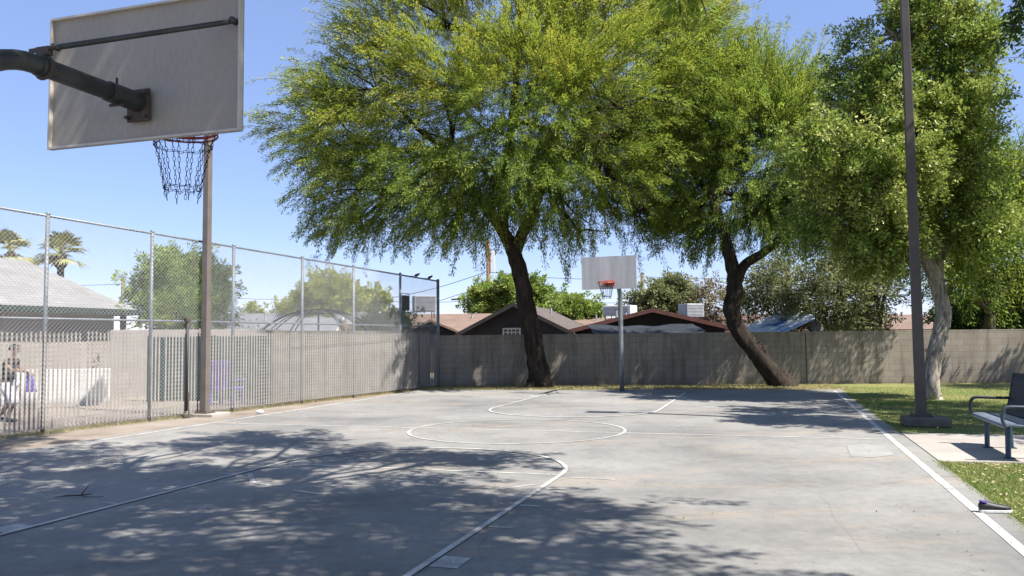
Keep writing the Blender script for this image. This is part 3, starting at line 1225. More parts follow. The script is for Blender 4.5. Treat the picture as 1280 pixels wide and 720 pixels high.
# gate drop-bolt post
gpos = gnd(233, 521)
g = tag(empty('gate_post', gpos, math.atan2(fd.y, fd.x)), 'slim dark gate post with drop bolt beside the tan lamp post', 'gate post')
MB().tube([(0, 0, .12), (0, 0, 2.0)], .028, 10).build('post', M['signback'], g, smooth=True)
mb = MB()
mb.tube([(.03, -.03, 0.0), (.03, -.03, .5)], .011, 6)
mb.box((.0, -.01, .02), (.22, .12, .05))
mb.build('drop_bolt', M['rust'], g)
mb = MB()
mb.box((0, 0, 2.03), (.12, .08, .07))
mb.build('clamp', M['rust'], g, bevel=.01)
# dark box hung on the fence
bp = at(507, 379, 25.15)
b = tag(empty('utility_box', bp, 0), 'small dark metal box hanging high on the fence near its far corner', 'box')
MB().box((0, 0, 0), (.24, .12, .46)).build('case', M['signback'], b, bevel=.02)
mb = MB(); mb.tube([(-.1, 0, .2), (-.1, 0, .3), (.1, 0, .3), (.1, 0, .2)], .012, 6)
mb.build('hanger', M['galv'], b)

# two birds on the top rail
for i, (px, Y, lab, face) in enumerate(((521, 25.95, 'dark bird perched on the fence top rail above the small box', 1), (537, 26.7, 'dark bird perched on the fence rail nearest the corner post', 1))):
    tt = ((px - 640) / F_PX)
    s = 0
    best = min(np.linspace(0, FL, 600), key=lambda s: abs((F0.x + fd.x * s) / (F0.y + fd.y * s) - ray(px, 352).x / ray(px, 352).y))
    q = F0 + fd * best
    bt = tag(empty('bird', (q.x, q.y, fence_top(best) + .024), 0), lab, 'bird', 'birds on the fence rail')
    mb = MB()
    ro = Matrix.Rotation(R(-18 if i == 0 else -28), 3, 'Y')
    mb.ball((0, 0, .075), .062, 12, 8, (1.7, .95, 1.0), ro)
    mb.ball((.10, 0, .14), .036, 10, 7)
    mb.tube([(.07, 0, .09), (.095, 0, .13)], [.045, .032], 10)
    mb.tube([(.13, 0, .138), (.165, 0, .13)], [.011, .002], 6)
    mb.prism([(-.26, -.018), (-.08, -.03), (-.08, .03), (-.26, .018)], .035, .05, lambda a, y, z: (a, z, y))
    mb.tube([(.0, .02, .03), (.005, .02, 0)], .006, 5)
    mb.tube([(.0, -.02, .03), (.005, -.02, 0)], .006, 5)
    mb.v = [(x * .72, y * .72, z * .72) for x, y, z in mb.v]
    mb.build('body', M['bird'], bt, smooth=True)

# ------------------------------------------------------------------ walls
WH = 1.66


def wall(name, label, a, b, h, th, mat, capped=False, z0=-.1, courses=True, cat='wall'):
    a, b = Vector((a[0], a[1], 0)), Vector((b[0], b[1], 0))
    d = (b - a)
    root = tag(empty(name, a, math.atan2(d.y, d.x)), label, cat)
    L = d.length
    MB().box((L / 2, 0, (h + z0) / 2), (L, th, h - z0)).build('block_face', mat, root, bevel=.008)
    return root, L


a = gnd(549, 482); b = gnd(1093, 478.5)
wd_ = (b - a).normalized()
wr_, WL = wall('block_wall', 'long grey block wall across the back behind the far hoop', a - wd_ * .15, a + wd_ * 26, WH, .2, M['wallblock'])
mb = MB()
x = 0
rs = random.Random(4)
while x < WL - .2:
    w = .41
    mb.box((x + w / 2, 0, WH + .0225), (w - .006, .205, .045))
    x += w
mb.build('cap_course', M['wallblock'], wr_, bevel=.006)
xj = (gnd(1010, 479.5) - (a - wd_ * .15)).length
mb = MB()
mb.box((xj, -.103, WH / 2), (.035, .012, WH - .02))
mb.build('joint', M['rust'], wr_)
# side wall close behind the fence
n_ = Vector((-fd.y, fd.x, 0))
s0 = F0 + fd * 6.4 + n_ * .55
s1 = F1 + n_ * .35 - fd * .1
w2, L2 = wall('side_wall', 'tan block wall close behind the chain link fence slats', s0, s1, 1.76, .2, M['sideblock'])
mb = MB()
mb.box((L2 / 2, 0, 1.80), (L2, .24, .08))
mb.build('cap', M['sideblock'], w2, bevel=.01)
# wall further back on the left
a2 = at(138, 430, 24.5); b2 = at(352, 430, 26.2)
w3, L3 = wall('garden_wall', 'plain beige wall behind the dark green boards left of the round tree', (a2.x, a2.y), (b2.x, b2.y), 1.95, .2, M['stucco'])
a2 = at(186, 430, 22.2); b2 = at(346, 430, 22.2)
a2 = Vector((a2.x, a2.y, 0)); b2 = Vector((b2.x, b2.y, 0))
gf = tag(empty('board_fence', a2, math.atan2((b2 - a2).y, (b2 - a2).x)), 'dark green board fence seen through the slats behind the purple chair', 'fence')
mb = MB()
Lg = (b2 - a2).length
x = 0
while x < Lg:
    mb.box((x + .07, 0, .86 + rs.uniform(-.01, .01)), (.132, .02, 1.7), Matrix.Rotation(rs.uniform(-.01, .01), 3, 'Y'))
    x += .14
mb.build('boards', M['green_board'], gf)
for xp in (0, Lg / 2, Lg):
    MB().box((xp, .06, .85), (.09, .09, 1.78)).build('post', M['green_board'], gf)
# low white wall
a2 = at(-120, 430, 20.2); b2 = at(138, 430, 21.4)
lw, Llw = wall('low_wall', 'low white painted block wall behind the fence at left', (a2.x, a2.y), (b2.x, b2.y), .9, .2, M['whiteblock'])


# ------------------------------------------------------------------ bench
def bench():
    root = tag(empty('park_bench', cp(2.68, 11.30), -CA), 'navy blue metal park bench with pale seat at the right edge', 'bench')
    Lb = 1.72
    # seat: rolled-edge slab, runs along local y, front edge at x=0
    mb = MB()
    prof = [(-.012, .405), (-.02, .43), (-.008, .452), (.06, .462), (.22, .452), (.38, .446), (.43, .455), (.43, .432), (.38, .422), (.22, .428), (.06, .436), (.012, .43), (.006, .405)]
    mb.prism(prof, 0, Lb, lambda a, y, z: (a, y, z))
    seat = mb.build('seat', M['seatblue'], root, bevel=.006)
    # backrest: grid of flat bars in a frame
    mb = MB()
    def bk(t):
        return Vector((.43 + .10 * t, 0, .47 + .53 * t))
    for t in (0.0, 1.0):
        p = bk(t)
        mb.tube([p + Vector((0, .02, 0)), p + Vector((0, Lb - .02, 0))], .022, 8)
    for y in (.02, Lb - .02):
        mb.tube([bk(0) + Vector((0, y, 0)), bk(.5) + Vector((.004, y, 0)), bk(1) + Vector((0, y, 0))], .022, 8)
    nb = 44
    for i in range(nb):
        y = .05 + (Lb - .1) * i / (nb - 1)
        c = bk(.5) + Vector((0, y, 0))
        mb.box(c, (.006, .021, .5), Matrix.Rotation(math.atan2(.10, .50), 3, 'Y'))
    for t in (.2, .4, .6, .8):
        c = bk(t) + Vector((-.006, Lb / 2, 0))
        mb.box(c, (.006, Lb - .06, .05), Matrix.Rotation(math.atan2(.10, .50), 3, 'Y'))
    mb.build('backrest', M['navy'], root)
    for y in (.015, Lb - .015):
        mb = MB()
        ctrl = [(.01, .42), (-.03, .50), (-.025, .60), (.01, .655), (.08, .67), (.3, .665), (.49, .665)]
        mb.tube([p for p, r in smooth_path([(Vector((x, y, z)), .02) for x, z in ctrl], 4)], .021, 10)
        mb.build('armrest', M['navy'] if y > 1 else M['armlit'], root, smooth=True)  # near armrest gets the navy with sunlight put into its colour
    for y in (.34, Lb - .34):
        for x in (.10, .36):
            mb = MB()
            mb.tube([(x, y, .44), (x - .01 if x < .2 else x + .02, y, .012)], .032, 10)
            mb.box((x if x < .2 else x + .02, y, .016), (.11, .11, .012))
            mb.build('leg', M['blueleg'], root, smooth=False)
        mb = MB()
        mb.tube([(.05, y, .415), (.4, y, .415)], .02, 8)
        mb.build('crossbar', M['blueleg'], root)


bench()

# ------------------------------------------------------------------ shoe at the court edge
sp = gnd(1243, 641, 0)
s = tag(empty('shoe', (sp.x, sp.y, .004), R(-8)), 'small black shoe with pale sole lying on the white line at the court edge', 'shoe')


def loft(mb, secs, n=14):
    vs, fs = [], []
    for (x, y, z, ry, rz) in secs:
        for k in range(n):
            a = 2 * PI * k / n
            vs.append((x, y + ry * math.cos(a), z + rz * math.sin(a)))
    for i in range(len(secs) - 1):
        for k in range(n):
            k2 = (k + 1) % n
            fs.append((i * n + k, i * n + k2, (i + 1) * n + k2, (i + 1) * n + k))
    fs.append(tuple(range(n)))
    fs.append(tuple(range((len(secs) - 1) * n, len(secs) * n)))
    mb.add(vs, fs)


mb = MB()
loft(mb, [(-.125, 0, .05, .018, .018), (-.115, 0, .052, .034, .034), (-.07, 0, .056, .038, .042), (-.02, 0, .05, .036, .034), (.04, .004, .045, .041, .026), (.09, .006, .042, .043, .022), (.125, .005, .037, .03, .015), (.14, .004, .034, .012, .008)])
mb.build('upper', M['black'], s, smooth=True)
mb = MB()
out = [(-.13, .0), (-.12, .028), (-.08, .036), (-.02, .034), (.05, .046), (.1, .048), (.135, .034), (.15, .006), (.138, -.026), (.1, -.04), (.04, -.038), (-.02, -.033), (-.08, -.036), (-.12, -.028)]
mb.prism(out, .0, .024, lambda a, y, z: (a, z, y))
mb.build('sole', M['white'], s, bevel=.004)
mb = MB()
mb.ring((-.085, 0, .09), .028, .008, 16, 6, Matrix.Rotation(R(12), 3, 'Y'))
mb.build('collar', M['purple_cloth'], s, smooth=True)

# fallen twig on the court, left
tp = gnd(95, 622)
tw = tag(empty('fallen_twig', (tp.x, tp.y, .006), 0), 'dark dry fallen twig lying in the tree shade on the court', 'twig')
mb = MB()
mb.tube([(-.28, -.05, .01), (-.1, 0, .02), (.05, .03, .015), (.2, .05, .03)], [.004, .009, .011, .006], 6)
mb.tube([(.05, .03, .015), (.1, .12, .1), (.12, .15, .14)], [.009, .006, .003], 6)
mb.tube([(.05, .03, .012), (.22, -.08, .012), (.42, -.05, .01)], [.007, .005, .003], 6)
mb.tube([(-.1, 0, .02), (-.2, .1, .01)], [.005, .003], 6)
mb.v = [(x * .7, y * .7, z * .8) for x, y, z in mb.v]
mb.build('stem', M['rust'], tw)
st = gnd(325, 517)
mb = MB()
mb.ball((0, 0, .045), .08, 9, 6, (1.1, .8, .6))
so = mb.build('stone', M['white'])
so.location = (st.x, st.y, -.01)
tag(so, 'pale stone lying at the left court edge near the fence', 'stone')

# ------------------------------------------------------------------ things behind the fence
# purple plastic chair
pc = gnd(284, 512)
pc = at(284, 430, 20.9)
ch = tag(empty('plastic_chair', (pc.x, pc.y, -.025), R(165)), 'purple plastic chair behind the fence slats beside the tan lamp post', 'chair')
mb = MB()
mb.box((0, 0, .42), (.74, .5, .06))
mb.build('seat', M['purple'], ch, bevel=.015)
mb = MB()
for i in range(6):
    mb.box((-.3 + .12 * i, .27, .70), (.116, .025, .62), Matrix.Rotation(R(-10), 3, 'X'))
mb.box((0, .335, 1.02), (.78, .04, .2), Matrix.Rotation(R(-10), 3, 'X'))
mb.build('backrest', M['purple'], ch, bevel=.008)
for sx in (-1, 1):
    for sy in (-1, 1):
        MB().box((sx * .32, sy * .22, .21), (.08, .06, .42), Matrix.Rotation(R(4 * sy), 3, 'X')).build('leg', M['purple'], ch, bevel=.006)
    mb = MB()
    mb.box((sx * .37, 0.0, .64), (.07, .54, .035))
    mb.box((sx * .37, -.24, .52), (.05, .05, .22))
    mb.build('armrest', M['purple'], ch, bevel=.008)


# person behind the fence
def skin_obj(name, chains, mat, parent, root_i=0, sub=2, smooth=True):
    """chains: list of (points with radius, index of vertex in the running list it grows from or None)"""
    vs, es, rs_ = [], [], []
    marks = {}
    for ch_ in chains:
        prev = marks.get(ch_.get('from'))
        for j, (p, r) in enumerate(ch_['pts']):
            vs.append(p)
            rs_.append(r)
            i = len(vs) - 1
            if prev is not None:
                es.append((prev, i))
            prev = i
            if 'marks' in ch_ and j in ch_['marks']:
                marks[ch_['marks'][j]] = i
    me = bpy.data.meshes.new(name)
    me.from_pydata(vs, es, [])
    o = bpy.data.objects.new(name, me)
    COL.objects.link(o)
    if parent:
        o.parent = parent
    sk = o.modifiers.new('skin', 'SKIN')
    sk.use_smooth_shade = True
    sk.branch_smoothing = .6
    if not me.skin_vertices:
        me.skin_vertices.new()
    for i, r in enumerate(rs_):
        r = r if hasattr(r, '__len__') else (r, r)
        me.skin_vertices[0].data[i].radius = r
    me.skin_vertices[0].data[root_i].use_root = True
    ss_ = o.modifiers.new('sub', 'SUBSURF')
    ss_.levels = sub
    ss_.render_levels = sub
    me.materials.append(mat)
    # bake the modifiers so that the stored mesh is the real surface
    dg = bpy.context.evaluated_depsgraph_get()
    ev = o.evaluated_get(dg)
    nm = bpy.data.meshes.new_from_object(ev)
    o.modifiers.clear()
    o.data = nm
    if not nm.materials:
        nm.materials.append(mat)
    nm.shade_smooth()
    return o


def person():
    pp_ = at(10, 430, 16.9)
    root = tag(empty('person', (pp_.x, pp_.y, -.025), 0), 'person in black top and baggy white shorts holding out a purple cloth', 'person')
    # faces +x (to the right), leaning forward a little, one leg stepping ahead
    hip = (-.02, 0, .82)
    B = [dict(pts=[(hip, (.13, .15)), ((.0, 0, .95), (.115, .14)), ((.03, 0, 1.10), (.12, .15)), ((.07, 0, 1.24), (.10, .15)), ((.10, 0, 1.31), .05), ((.125, 0, 1.365), .047), ((.145, 0, 1.42), (.078, .066)), ((.15, 0, 1.50), (.092, .075)), ((.145, 0, 1.555), (.06, .05))], marks={0: 'hip', 3: 'chest', 6: 'jaw'}),
         {'from': 'jaw', 'pts': [((.225, 0, 1.44), .022), ((.255, 0, 1.432), .012)]}]
    for sy in (-1, 1):
        kf = .22 if sy < 0 else .04
        ff = .10 if sy < 0 else -.22
        B.append({'from': 'hip', 'pts': [((0, sy * .09, .76), .088), ((kf * .6, sy * .11, .6), .078), ((kf, sy * .11, .45), .056), ((kf * .6 + ff * .4, sy * .11, .3), .05), ((ff, sy * .11, .09), .034), ((ff + .03, sy * .115, .04), .034), ((ff + .13, sy * .13, .03), .032), ((ff + .17, sy * .13, .028), .022)]})
        sh_ = (.07, sy * .165, 1.255)
        el = (.18, sy * .22, 1.04) if sy > 0 else (.2, sy * .2, 1.06)
        wr2 = (.42, sy * .15, 1.03) if sy < 0 else (.36, sy * .10, .98)
        hn = (wr2[0] + .07, wr2[1], wr2[2] - .01)
        B.append({'from': 'chest', 'pts': [(sh_, .052), ((.11, sy * .2, 1.15), .046), (el, .038), (tuple((el[i] + wr2[i]) / 2 for i in range(3)), .034), (wr2, .025), (hn, (.020, .036))], 'marks': {5: 'hand%d' % sy}})
        for f in range(4):
            oy = (f - 1.5) * .019
            B.append({'from': 'hand%d' % sy, 'pts': [((hn[0] + .04, hn[1] + oy, hn[2] - .005), .0095), ((hn[0] + .065, hn[1] + oy, hn[2] - .03), .009), ((hn[0] + .055, hn[1] + oy, hn[2] - .055), .0085)]})
        B.append({'from': 'hand%d' % sy, 'pts': [((hn[0] + .02, hn[1] - sy * .035, hn[2] - .015), .0105), ((hn[0] + .045, hn[1] - sy * .035, hn[2] - .04), .0095)]})
    body = skin_obj('body', B, M['skin'], root)
    # shirt
    S = [dict(pts=[((-.02, 0, .80), (.155, .172)), ((.0, 0, .95), (.135, .16)), ((.03, 0, 1.10), (.138, .168)), ((.07, 0, 1.24), (.118, .168)), ((.095, 0, 1.30), .068)], marks={3: 'c'})]
    for sy in (-1, 1):
        S.append({'from': 'c', 'pts': [((.075, sy * .17, 1.25), .07), ((.12, sy * .205, 1.13), .068)]})
    skin_obj('shirt', S, M['shirt'], root)
    # shorts, baggy to below the knee
    T = [dict(pts=[((-.02, 0, .83), (.16, .178))], marks={0: 'h'})]
    for sy in (-1, 1):
        kf = .22 if sy < 0 else .04
        ff = .10 if sy < 0 else -.22
        T.append({'from': 'h', 'pts': [((.02, sy * .105, .72), .125), ((kf * .7, sy * .125, .56), .125), ((kf, sy * .125, .44), .122), ((kf * .75 + ff * .25, sy * .125, .36), .12)]})
    skin_obj('shorts', T, M['shorts'], root)
    # hair cap and a bun
    mb = MB()
    n, m = 16, 8
    c = Vector((.135, 0, 1.495))
    vs, fs = [], []
    for j in range(m + 1):
        for i in range(n):
            a = 2 * PI * i / n
            lim = 1.25 if math.cos(a) > .3 else 1.95
            th = lim * j / m
            vs.append(c + Vector((.112 * math.sin(th) * math.cos(a), .092 * math.sin(th) * math.sin(a), .098 * math.cos(th))))
    for j in range(m):
        for i in range(n):
            i2 = (i + 1) % n
            fs.append((j * n + i, (j + 1) * n + i, (j + 1) * n + i2, j * n + i2))
    mb.add(vs, fs)
    mb.build('hair', M['hair'], root, smooth=True)
    for sy in (-1, 1):
        ff = .10 if sy < 0 else -.22
        mb = MB()
        loft(mb, [(ff - .05, sy * .12, .05, .03, .045), (ff, sy * .12, .052, .04, .05), (ff + .08, sy * .127, .042, .045, .036), (ff + .16, sy * .13, .034, .044, .028), (ff + .205, sy * .13, .028, .02, .016)])
        mb.build('shoe', M['black'], root, smooth=True)
        mb = MB()
        mb.ball((.232, sy * .03, 1.485), .012, 8, 6)
        mb.build('eye', M['hair'], root)
    # the cloth in the hand
    q = Vector((pp_.x + .50, pp_.y - .13, 1.0))
    cl = bpy.data.meshes.new('purple_cloth')
    vs, fs = [], []
    nx, nz = 9, 9
    for side in (0, 1):
        for j in range(nz):
            for i in range(nx):
                s_, t_ = i / (nx - 1) - .5, j / (nz - 1)
                w = .05 + .22 * t_ ** .6
                vs.append((s_ * w + .05 * t_, .035 * math.sin(s_ * 14 + t_ * 2) * (t_ + .2) + side * .006, -t_ * .42))
    for side in (0, 1):
        o = side * nx * nz
        for j in range(nz - 1):
            for i in range(nx - 1):
                f = (o + j * nx + i, o + j * nx + i + 1, o + (j + 1) * nx + i + 1, o + (j + 1) * nx + i)
                fs.append(f if side == 0 else tuple(reversed(f)))
    cl.from_pydata(vs, [], fs)
    cl.materials.append(M['purple_cloth'])
    co = bpy.data.objects.new('cloth', cl)
    COL.objects.link(co)
    co.location = q
    cl.shade_smooth()
    tag(co, 'purple cloth dangling from the hand of the person behind the fence', 'cloth')


person()


# ------------------------------------------------------------------ houses
def window(parent, c, w, h, depth_axis=-1, mat_frame=None, mullions=1, bars=0):
    """window on a wall facing local -y"""
    mb = MB()
    t = .06
    x, y, z = c
    mb.box((x, y - .02, z + h / 2), (w + 2 * t, .05, t))
    mb.box((x, y - .02, z - h / 2), (w + 2 * t, .05, t))
    mb.box((x - w / 2 - t / 2, y - .02, z), (t, .046, h - t))
    mb.box((x + w / 2 + t / 2, y - .02, z), (t, .046, h - t))
    for k in range(mullions):
        xx = x - w / 2 + w * (k + 1) / (mullions + 1)
        mb.box((xx, y - .02, z), (.035, .04, h - t))
    for k in range(bars):
        zz = z - h / 2 + h * (k + 1) / (bars + 1)
        mb.box((x, y - .02, zz), (w, .034, .03))
    f = mb.build('window', mat_frame or M['white_trim'], parent)
    MB().box((x, y - .006, z), (w + .01, .008, h - .01)).build('pane', M['glass'], f)
    return f


def gable_house(name, label, loc, rz, w, d, h, rise, axis, wallm, roofm, ov=.45, fascia=None, cat='house', t=.1):
    """front faces local -y; axis 'y': ridge runs away from the viewer (gable in front), 'x': ridge along the front"""
    root = tag(empty(name, loc, rz), label, cat)
    if axis == 'y':
        half, L = w / 2, d
        fn = lambda a, b, z: (a, b, z)
    else:
        half, L = d / 2, w
        fn = lambda a, b, z: (b - w / 2, a + d / 2, z)
    sl = rise / half
    MB().prism([(-half, -.3), (half, -.3), (half, h), (0, h + rise), (-half, h)], 0, L, fn).build('wall', wallm, root)
    A = half + ov
    ze, zr = h - ov * sl + .004, h + rise + .004
    MB().prism([(-A, ze), (0, zr), (A, ze), (A, ze + t), (0, zr + t), (-A, ze + t)], -ov, L + ov, fn).build('roof', roofm, root)
    if fascia:
        for y0, y1 in ((-ov - .03, -ov - .002), (L + ov + .002, L + ov + .03)):
            mb = MB()
            mb.prism([(-A, ze - .06), (0, zr - .06), (A, ze - .06), (A, ze + t + .02), (0, zr + t + .02), (-A, ze + t + .02)], y0, y1, fn)
            mb.build('fascia', fascia, root)
    for b_, sd, hh in ((.3 * L, -.45, .38), (.62 * L, .3, .3), (.75 * L, -.25, .22)):
        a_ = half * sd
        zz = h + rise - abs(a_) * sl
        x_, y_, _z = fn(a_, b_, 0)
        MB().tube([(x_, y_, zz), (x_, y_, zz + t + hh), (x_, y_, zz + t + hh + .03)], [.05, .05, .075], 10).build('vent_pipe', M['cooler'], root)
    return root


# left house with a grey hip roof
def hip_house():
    hd_ = Vector((-.35, -.937, 0)).normalized()       # along the front, towards the camera
    dd = Vector((-.937, .35, 0)).normalized()         # into the plot
    C0 = Vector((-12.75, 28.0, 0))
    root = tag(empty('hip_roof_house', C0, math.atan2(hd_.y, hd_.x)), 'beige house with grey shingled hip roof behind the fence at left', 'house')
    # local x along front (towards camera), local y = rotated 90 deg = away from the court?
    yv = Vector((-hd_.y, hd_.x, 0))
    sg = 1 if yv.dot(dd) > 0 else -1
    L, D, h = 15.0, 6.0, 2.62
    o = .55
    def P(x, y, z):
        return (x, sg * y, z)
    mb = MB()
    x0, y0, x1, y1 = .55, .55, L - .55, D - .0
    vs = [P(x0, y0, -.3), P(x1, y0, -.3), P(x1, y1, -.3), P(x0, y1, -.3), P(x0, y0, h), P(x1, y0, h), P(x1, y1, h), P(x0, y1, h)]
    mb.add(vs, [(0, 1, 5, 4), (1, 2, 6, 5), (2, 3, 7, 6), (3, 0, 4, 7), (4, 5, 6, 7)])
    mb.build('wall', M['stucco'], root)
    zr = 4.36
    t = .0
    mb = MB()
    e = [P(0, 0, h + .03), P(L, 0, h + .03), P(L, D + .5, h + .03), P(0, D + .5, h + .03)]
    rg = [P(2.0, 3.0, zr), P(L - 2, 3.0, zr)]
    lo = [P(0, 0, h - .0), P(L, 0, h - .0), P(L, D + .5, h - .0), P(0, D + .5, h - .0)]
    lo = [(p[0], p[1], h + .005) for p in lo]
    mb.add(e + rg + lo, [(0, 1, 5, 4), (1, 2, 5), (2, 3, 4, 5), (3, 0, 4), (6, 7, 8, 9), (0, 1, 7, 6), (1, 2, 8, 7), (2, 3, 9, 8), (3, 0, 6, 9)])
    mb.build('roof', M['shingle_grey'], root)
    mb = MB()
    mb.box(P(L / 2, -.015, h - .03), (L + .05, .03, .19))
    mb.box(P(-.015, D / 2 + .25, h - .03), (.03, D + .5, .19))
    mb.build('fascia', M['fascia_dark'], root)
    # windows on the front
    for xx in (11.5,):
        mb = MB()
        mb.box(P(xx, y0 - .02, 1.55), (1.5, .06, 1.1))
        f = mb.build('window', M['white_trim'], root)
        MB().box(P(xx, y0 - .055, 1.55), (1.36, .012, .96)).build('pane', M['glass'], f)
    # end post of the porch
    mb = MB()
    mb.box(P(.35, .35, h / 2), (.14, .14, h))
    mb.build('porch_post', M['wood_grey'], root)


hip_house()

# grey roof house behind the dome frame
p = at(350, 424, 44)
gable_house('grey_roof_house', 'far house with pale blue grey roof behind the dome frame', (p.x, p.y, 0), R(-6), 8.2, 7, 1.95, 1.15, 'x', M['stucco'], M['shingle_bluegrey'], fascia=M['white_trim'])
# tan roof house
p = at(538, 424, 43)
th_ = gable_house('tan_roof_house', 'house with broad tan shingle roof left of the dark gabled shed', (p.x, p.y, 0), R(4), 9.0, 8.5, 1.75, 1.2, 'x', M['stucco_tan'], M['shingle_tan'], fascia=M['white_trim'])
mb = MB()
fn = lambda a, b, z: (a + .1, b, z)
mb.prism([(-2.1, 1.55), (0, 2.45), (2.1, 1.55), (2.1, 1.66), (0, 2.56), (-2.1, 1.66)], -3.2, 1.6, fn)
mb.build('wing_roof', M['shingle_tan'], th_)
MB().prism([(-1.8, -.2), (1.8, -.2), (1.8, 1.6), (0, 2.4), (-1.8, 1.6)], -2.8, -.02, fn).build('wing_wall', M['darkpaint'], th_)
# dark gable
p = at(644, 424, 37)
dg_ = gable_house('dark_shed', 'dark gabled shed with small white framed window behind the big leaning trunk', (p.x, p.y, 0), R(-14), 4.9, 7.5, 1.85, 1.22, 'y', M['darkpaint'], M['shingle_dark'], fascia=M['darkpaint'], ov=.3, cat='shed')
window(dg_, (-.15, -.01, 1.86), .72, .34, mullions=3, bars=1)
# low dark carport roof
p = at(815, 424, 36.5)
cpr = gable_house('carport', 'low dark carport with red brown fascia behind the far hoop', (p.x, p.y, 0), R(-4), 6.4, 6.5, 1.95, .78, 'y', M['darkpaint'], M['shingle_dark'], fascia=M['fascia_red'], ov=.5, cat='carport')
# awning cloth in front of it
pa, pb = at(742, 424, 32.5), at(884, 424, 32.5)
aw = tag(empty('cloth_awning', (pa.x, 32.5, 0), 0), 'slate grey cloth awning sagging in front of the dark carport', 'awning')
mb = MB()
vs, fs = [], []
nx, ny = 17, 7
Wd = pb.x - pa.x
for lay in (0, 1):
    for j in range(ny):
        for i in range(nx):
            s_, t_ = i / (nx - 1), j / (ny - 1)
            vs.append((s_ * Wd, t_ * 2.6, 1.74 + .42 * t_ - .14 * math.sin(PI * s_) * (1 - .3 * t_) + .03 * math.sin(s_ * 19 + t_ * 5) - lay * .015))
for lay in (0, 1):
    o_ = lay * nx * ny
    for j in range(ny - 1):
        for i in range(nx - 1):
            fs.append((o_ + j * nx + i, o_ + j * nx + i + 1, o_ + (j + 1) * nx + i + 1, o_ + (j + 1) * nx + i))
me_v = MB().add(vs, fs)
me_v.build('cloth', M['awning'], aw, smooth=True)
for xx in (.05, Wd / 2, Wd - .05):
    MB().tube([(xx, .05, 0), (xx, .05, 1.72)], .03, 8).build('post', M['galv'], aw)


def cooler(label, px, py, Y, w, h, d, mat, rz=0, legs=.3):
    p = at(px, py, Y)
    r = tag(empty('rooftop_cooler', (p.x, p.y, p.z), rz), label, 'rooftop cooler', 'coolers on the house roofs')
    MB().box((0, 0, legs + h / 2), (w, d, h)).build('case', mat, r, bevel=.025)
    mb = MB()
    n = max(6, int(h / .07))
    for k in range(n):
        mb.box((0, -d / 2 - .004, legs + .08 + (h - .16) * k / (n - 1)), (w * .86, .02, .018), Matrix.Rotation(R(25), 3, 'X'))
    mb.build('louvre', M['cooler'], r)
    for sx in (-1, 1):
        for sy in (-1, 1):
            MB().tube([(sx * w * .42, sy * d * .42, -.25), (sx * w * .42, sy * d * .42, legs + .02)], .025, 6).build('leg', M['rust'], r)
    return r


cooler('grey square cooler on the tan shingle roof by the fence corner', 530, 392, 42, 1.1, .8, .85, M['cooler'], R(15), .1)
cooler('white box cooler rising behind the far hoop pole', 775, 396, 44, 1.6, .55, 1.0, M['coolerwhite'], R(-30), .05)
cooler('blue grey cooler on the dark carport roof left of the curved trunk', 864, 398, 38, .9, .62, .8, M['cooler'], R(20), .05)
# flat roof house under the white cooler
p = at(770, 424, 46)
gable_house('flat_house', 'pale low house behind the carport under the white cooler', (p.x, p.y, 0), R(-10), 6, 6, 2.2, .45, 'x', M['stucco'], M['shingle_tan'])
# red brown roof house
p = at(935, 424, 45)
gable_house('red_roof_house', 'house with red brown roof partly hidden by the curved tree trunk', (p.x, p.y, 0), R(8), 6.5, 6, 1.9, .85, 'x', M['stucco_tan'], M['shingle_red'], fascia=M['white_trim'])
# tan house right behind the wall
p = at(1140, 424, 36)
gable_house('tan_house', 'tan house with low roof behind the wall beside the tall brown lamp post', (p.x, p.y, 0), R(-12), 4.6, 6, 1.8, .62, 'x', M['stucco_tan'], M['shingle_tan'], fascia=M['white_trim'])
# small shed
p = at(1066, 424, 33)
sh1 = tag(empty('garden_shed', (p.x, p.y, 0), R(-5)), 'small grey green shed with flat roof peeping over the wall', 'shed')
MB().box((0, .6, .95), (1.35, 1.2, 1.95)).build('wall', M['shed'], sh1)
MB().box((0, .6, 1.965), (1.6, 1.5, .07), Matrix.Rotation(R(2), 3, 'Y')).build('roof', M['darkpaint'], sh1)
MB().box((.2, -.02, .95), (.7, .03, 1.7)).build('door', M['cooler'], sh1)

# blue and white tarp canopy
ta, tb = at(940, 424, 28.9), at(1034, 424, 28.9)
tr = tag(empty('tarp_canopy', (ta.x, 28.9, 0), 0), 'blue and white plastic tarp canopy sloping up behind the block wall', 'tarp canopy')
mb = MB()
vs, fs = [], []
nx, ny = 21, 11
Wt = tb.x - ta.x
for lay in (0, 1):
    for j in range(ny):
        for i in range(nx):
            s_, t_ = i / (nx - 1), j / (ny - 1)
            z = 1.42 + .55 * t_ ** .7 + .75 * max(0, min(1, (s_ - .1) / .75)) ** 1.3 - .10 * math.sin(PI * t_) + .05 * math.sin(9 * s_ + 4 * t_) * math.sin(7 * t_)
            if s_ > .85:
                z -= (s_ - .85) * 5.5
            vs.append((s_ * Wt, t_ * 2.2, z - lay * .01))
for lay in (0, 1):
    o_ = lay * nx * ny
    for j in range(ny - 1):
        for i in range(nx - 1):
            fs.append((o_ + j * nx + i, o_ + j * nx + i + 1, o_ + (j + 1) * nx + i + 1, o_ + (j + 1) * nx + i))
MB().add(vs, fs).build('tarp', M['tarp'], tr, smooth=True)
for xx, zz in ((.05, 1.6), (Wt * .85, 2.55)):
    for yy in (.1, 2.1):
        MB().tube([(xx, yy, 0), (xx, yy, zz)], .025, 8).build('post', M['galv'], tr)

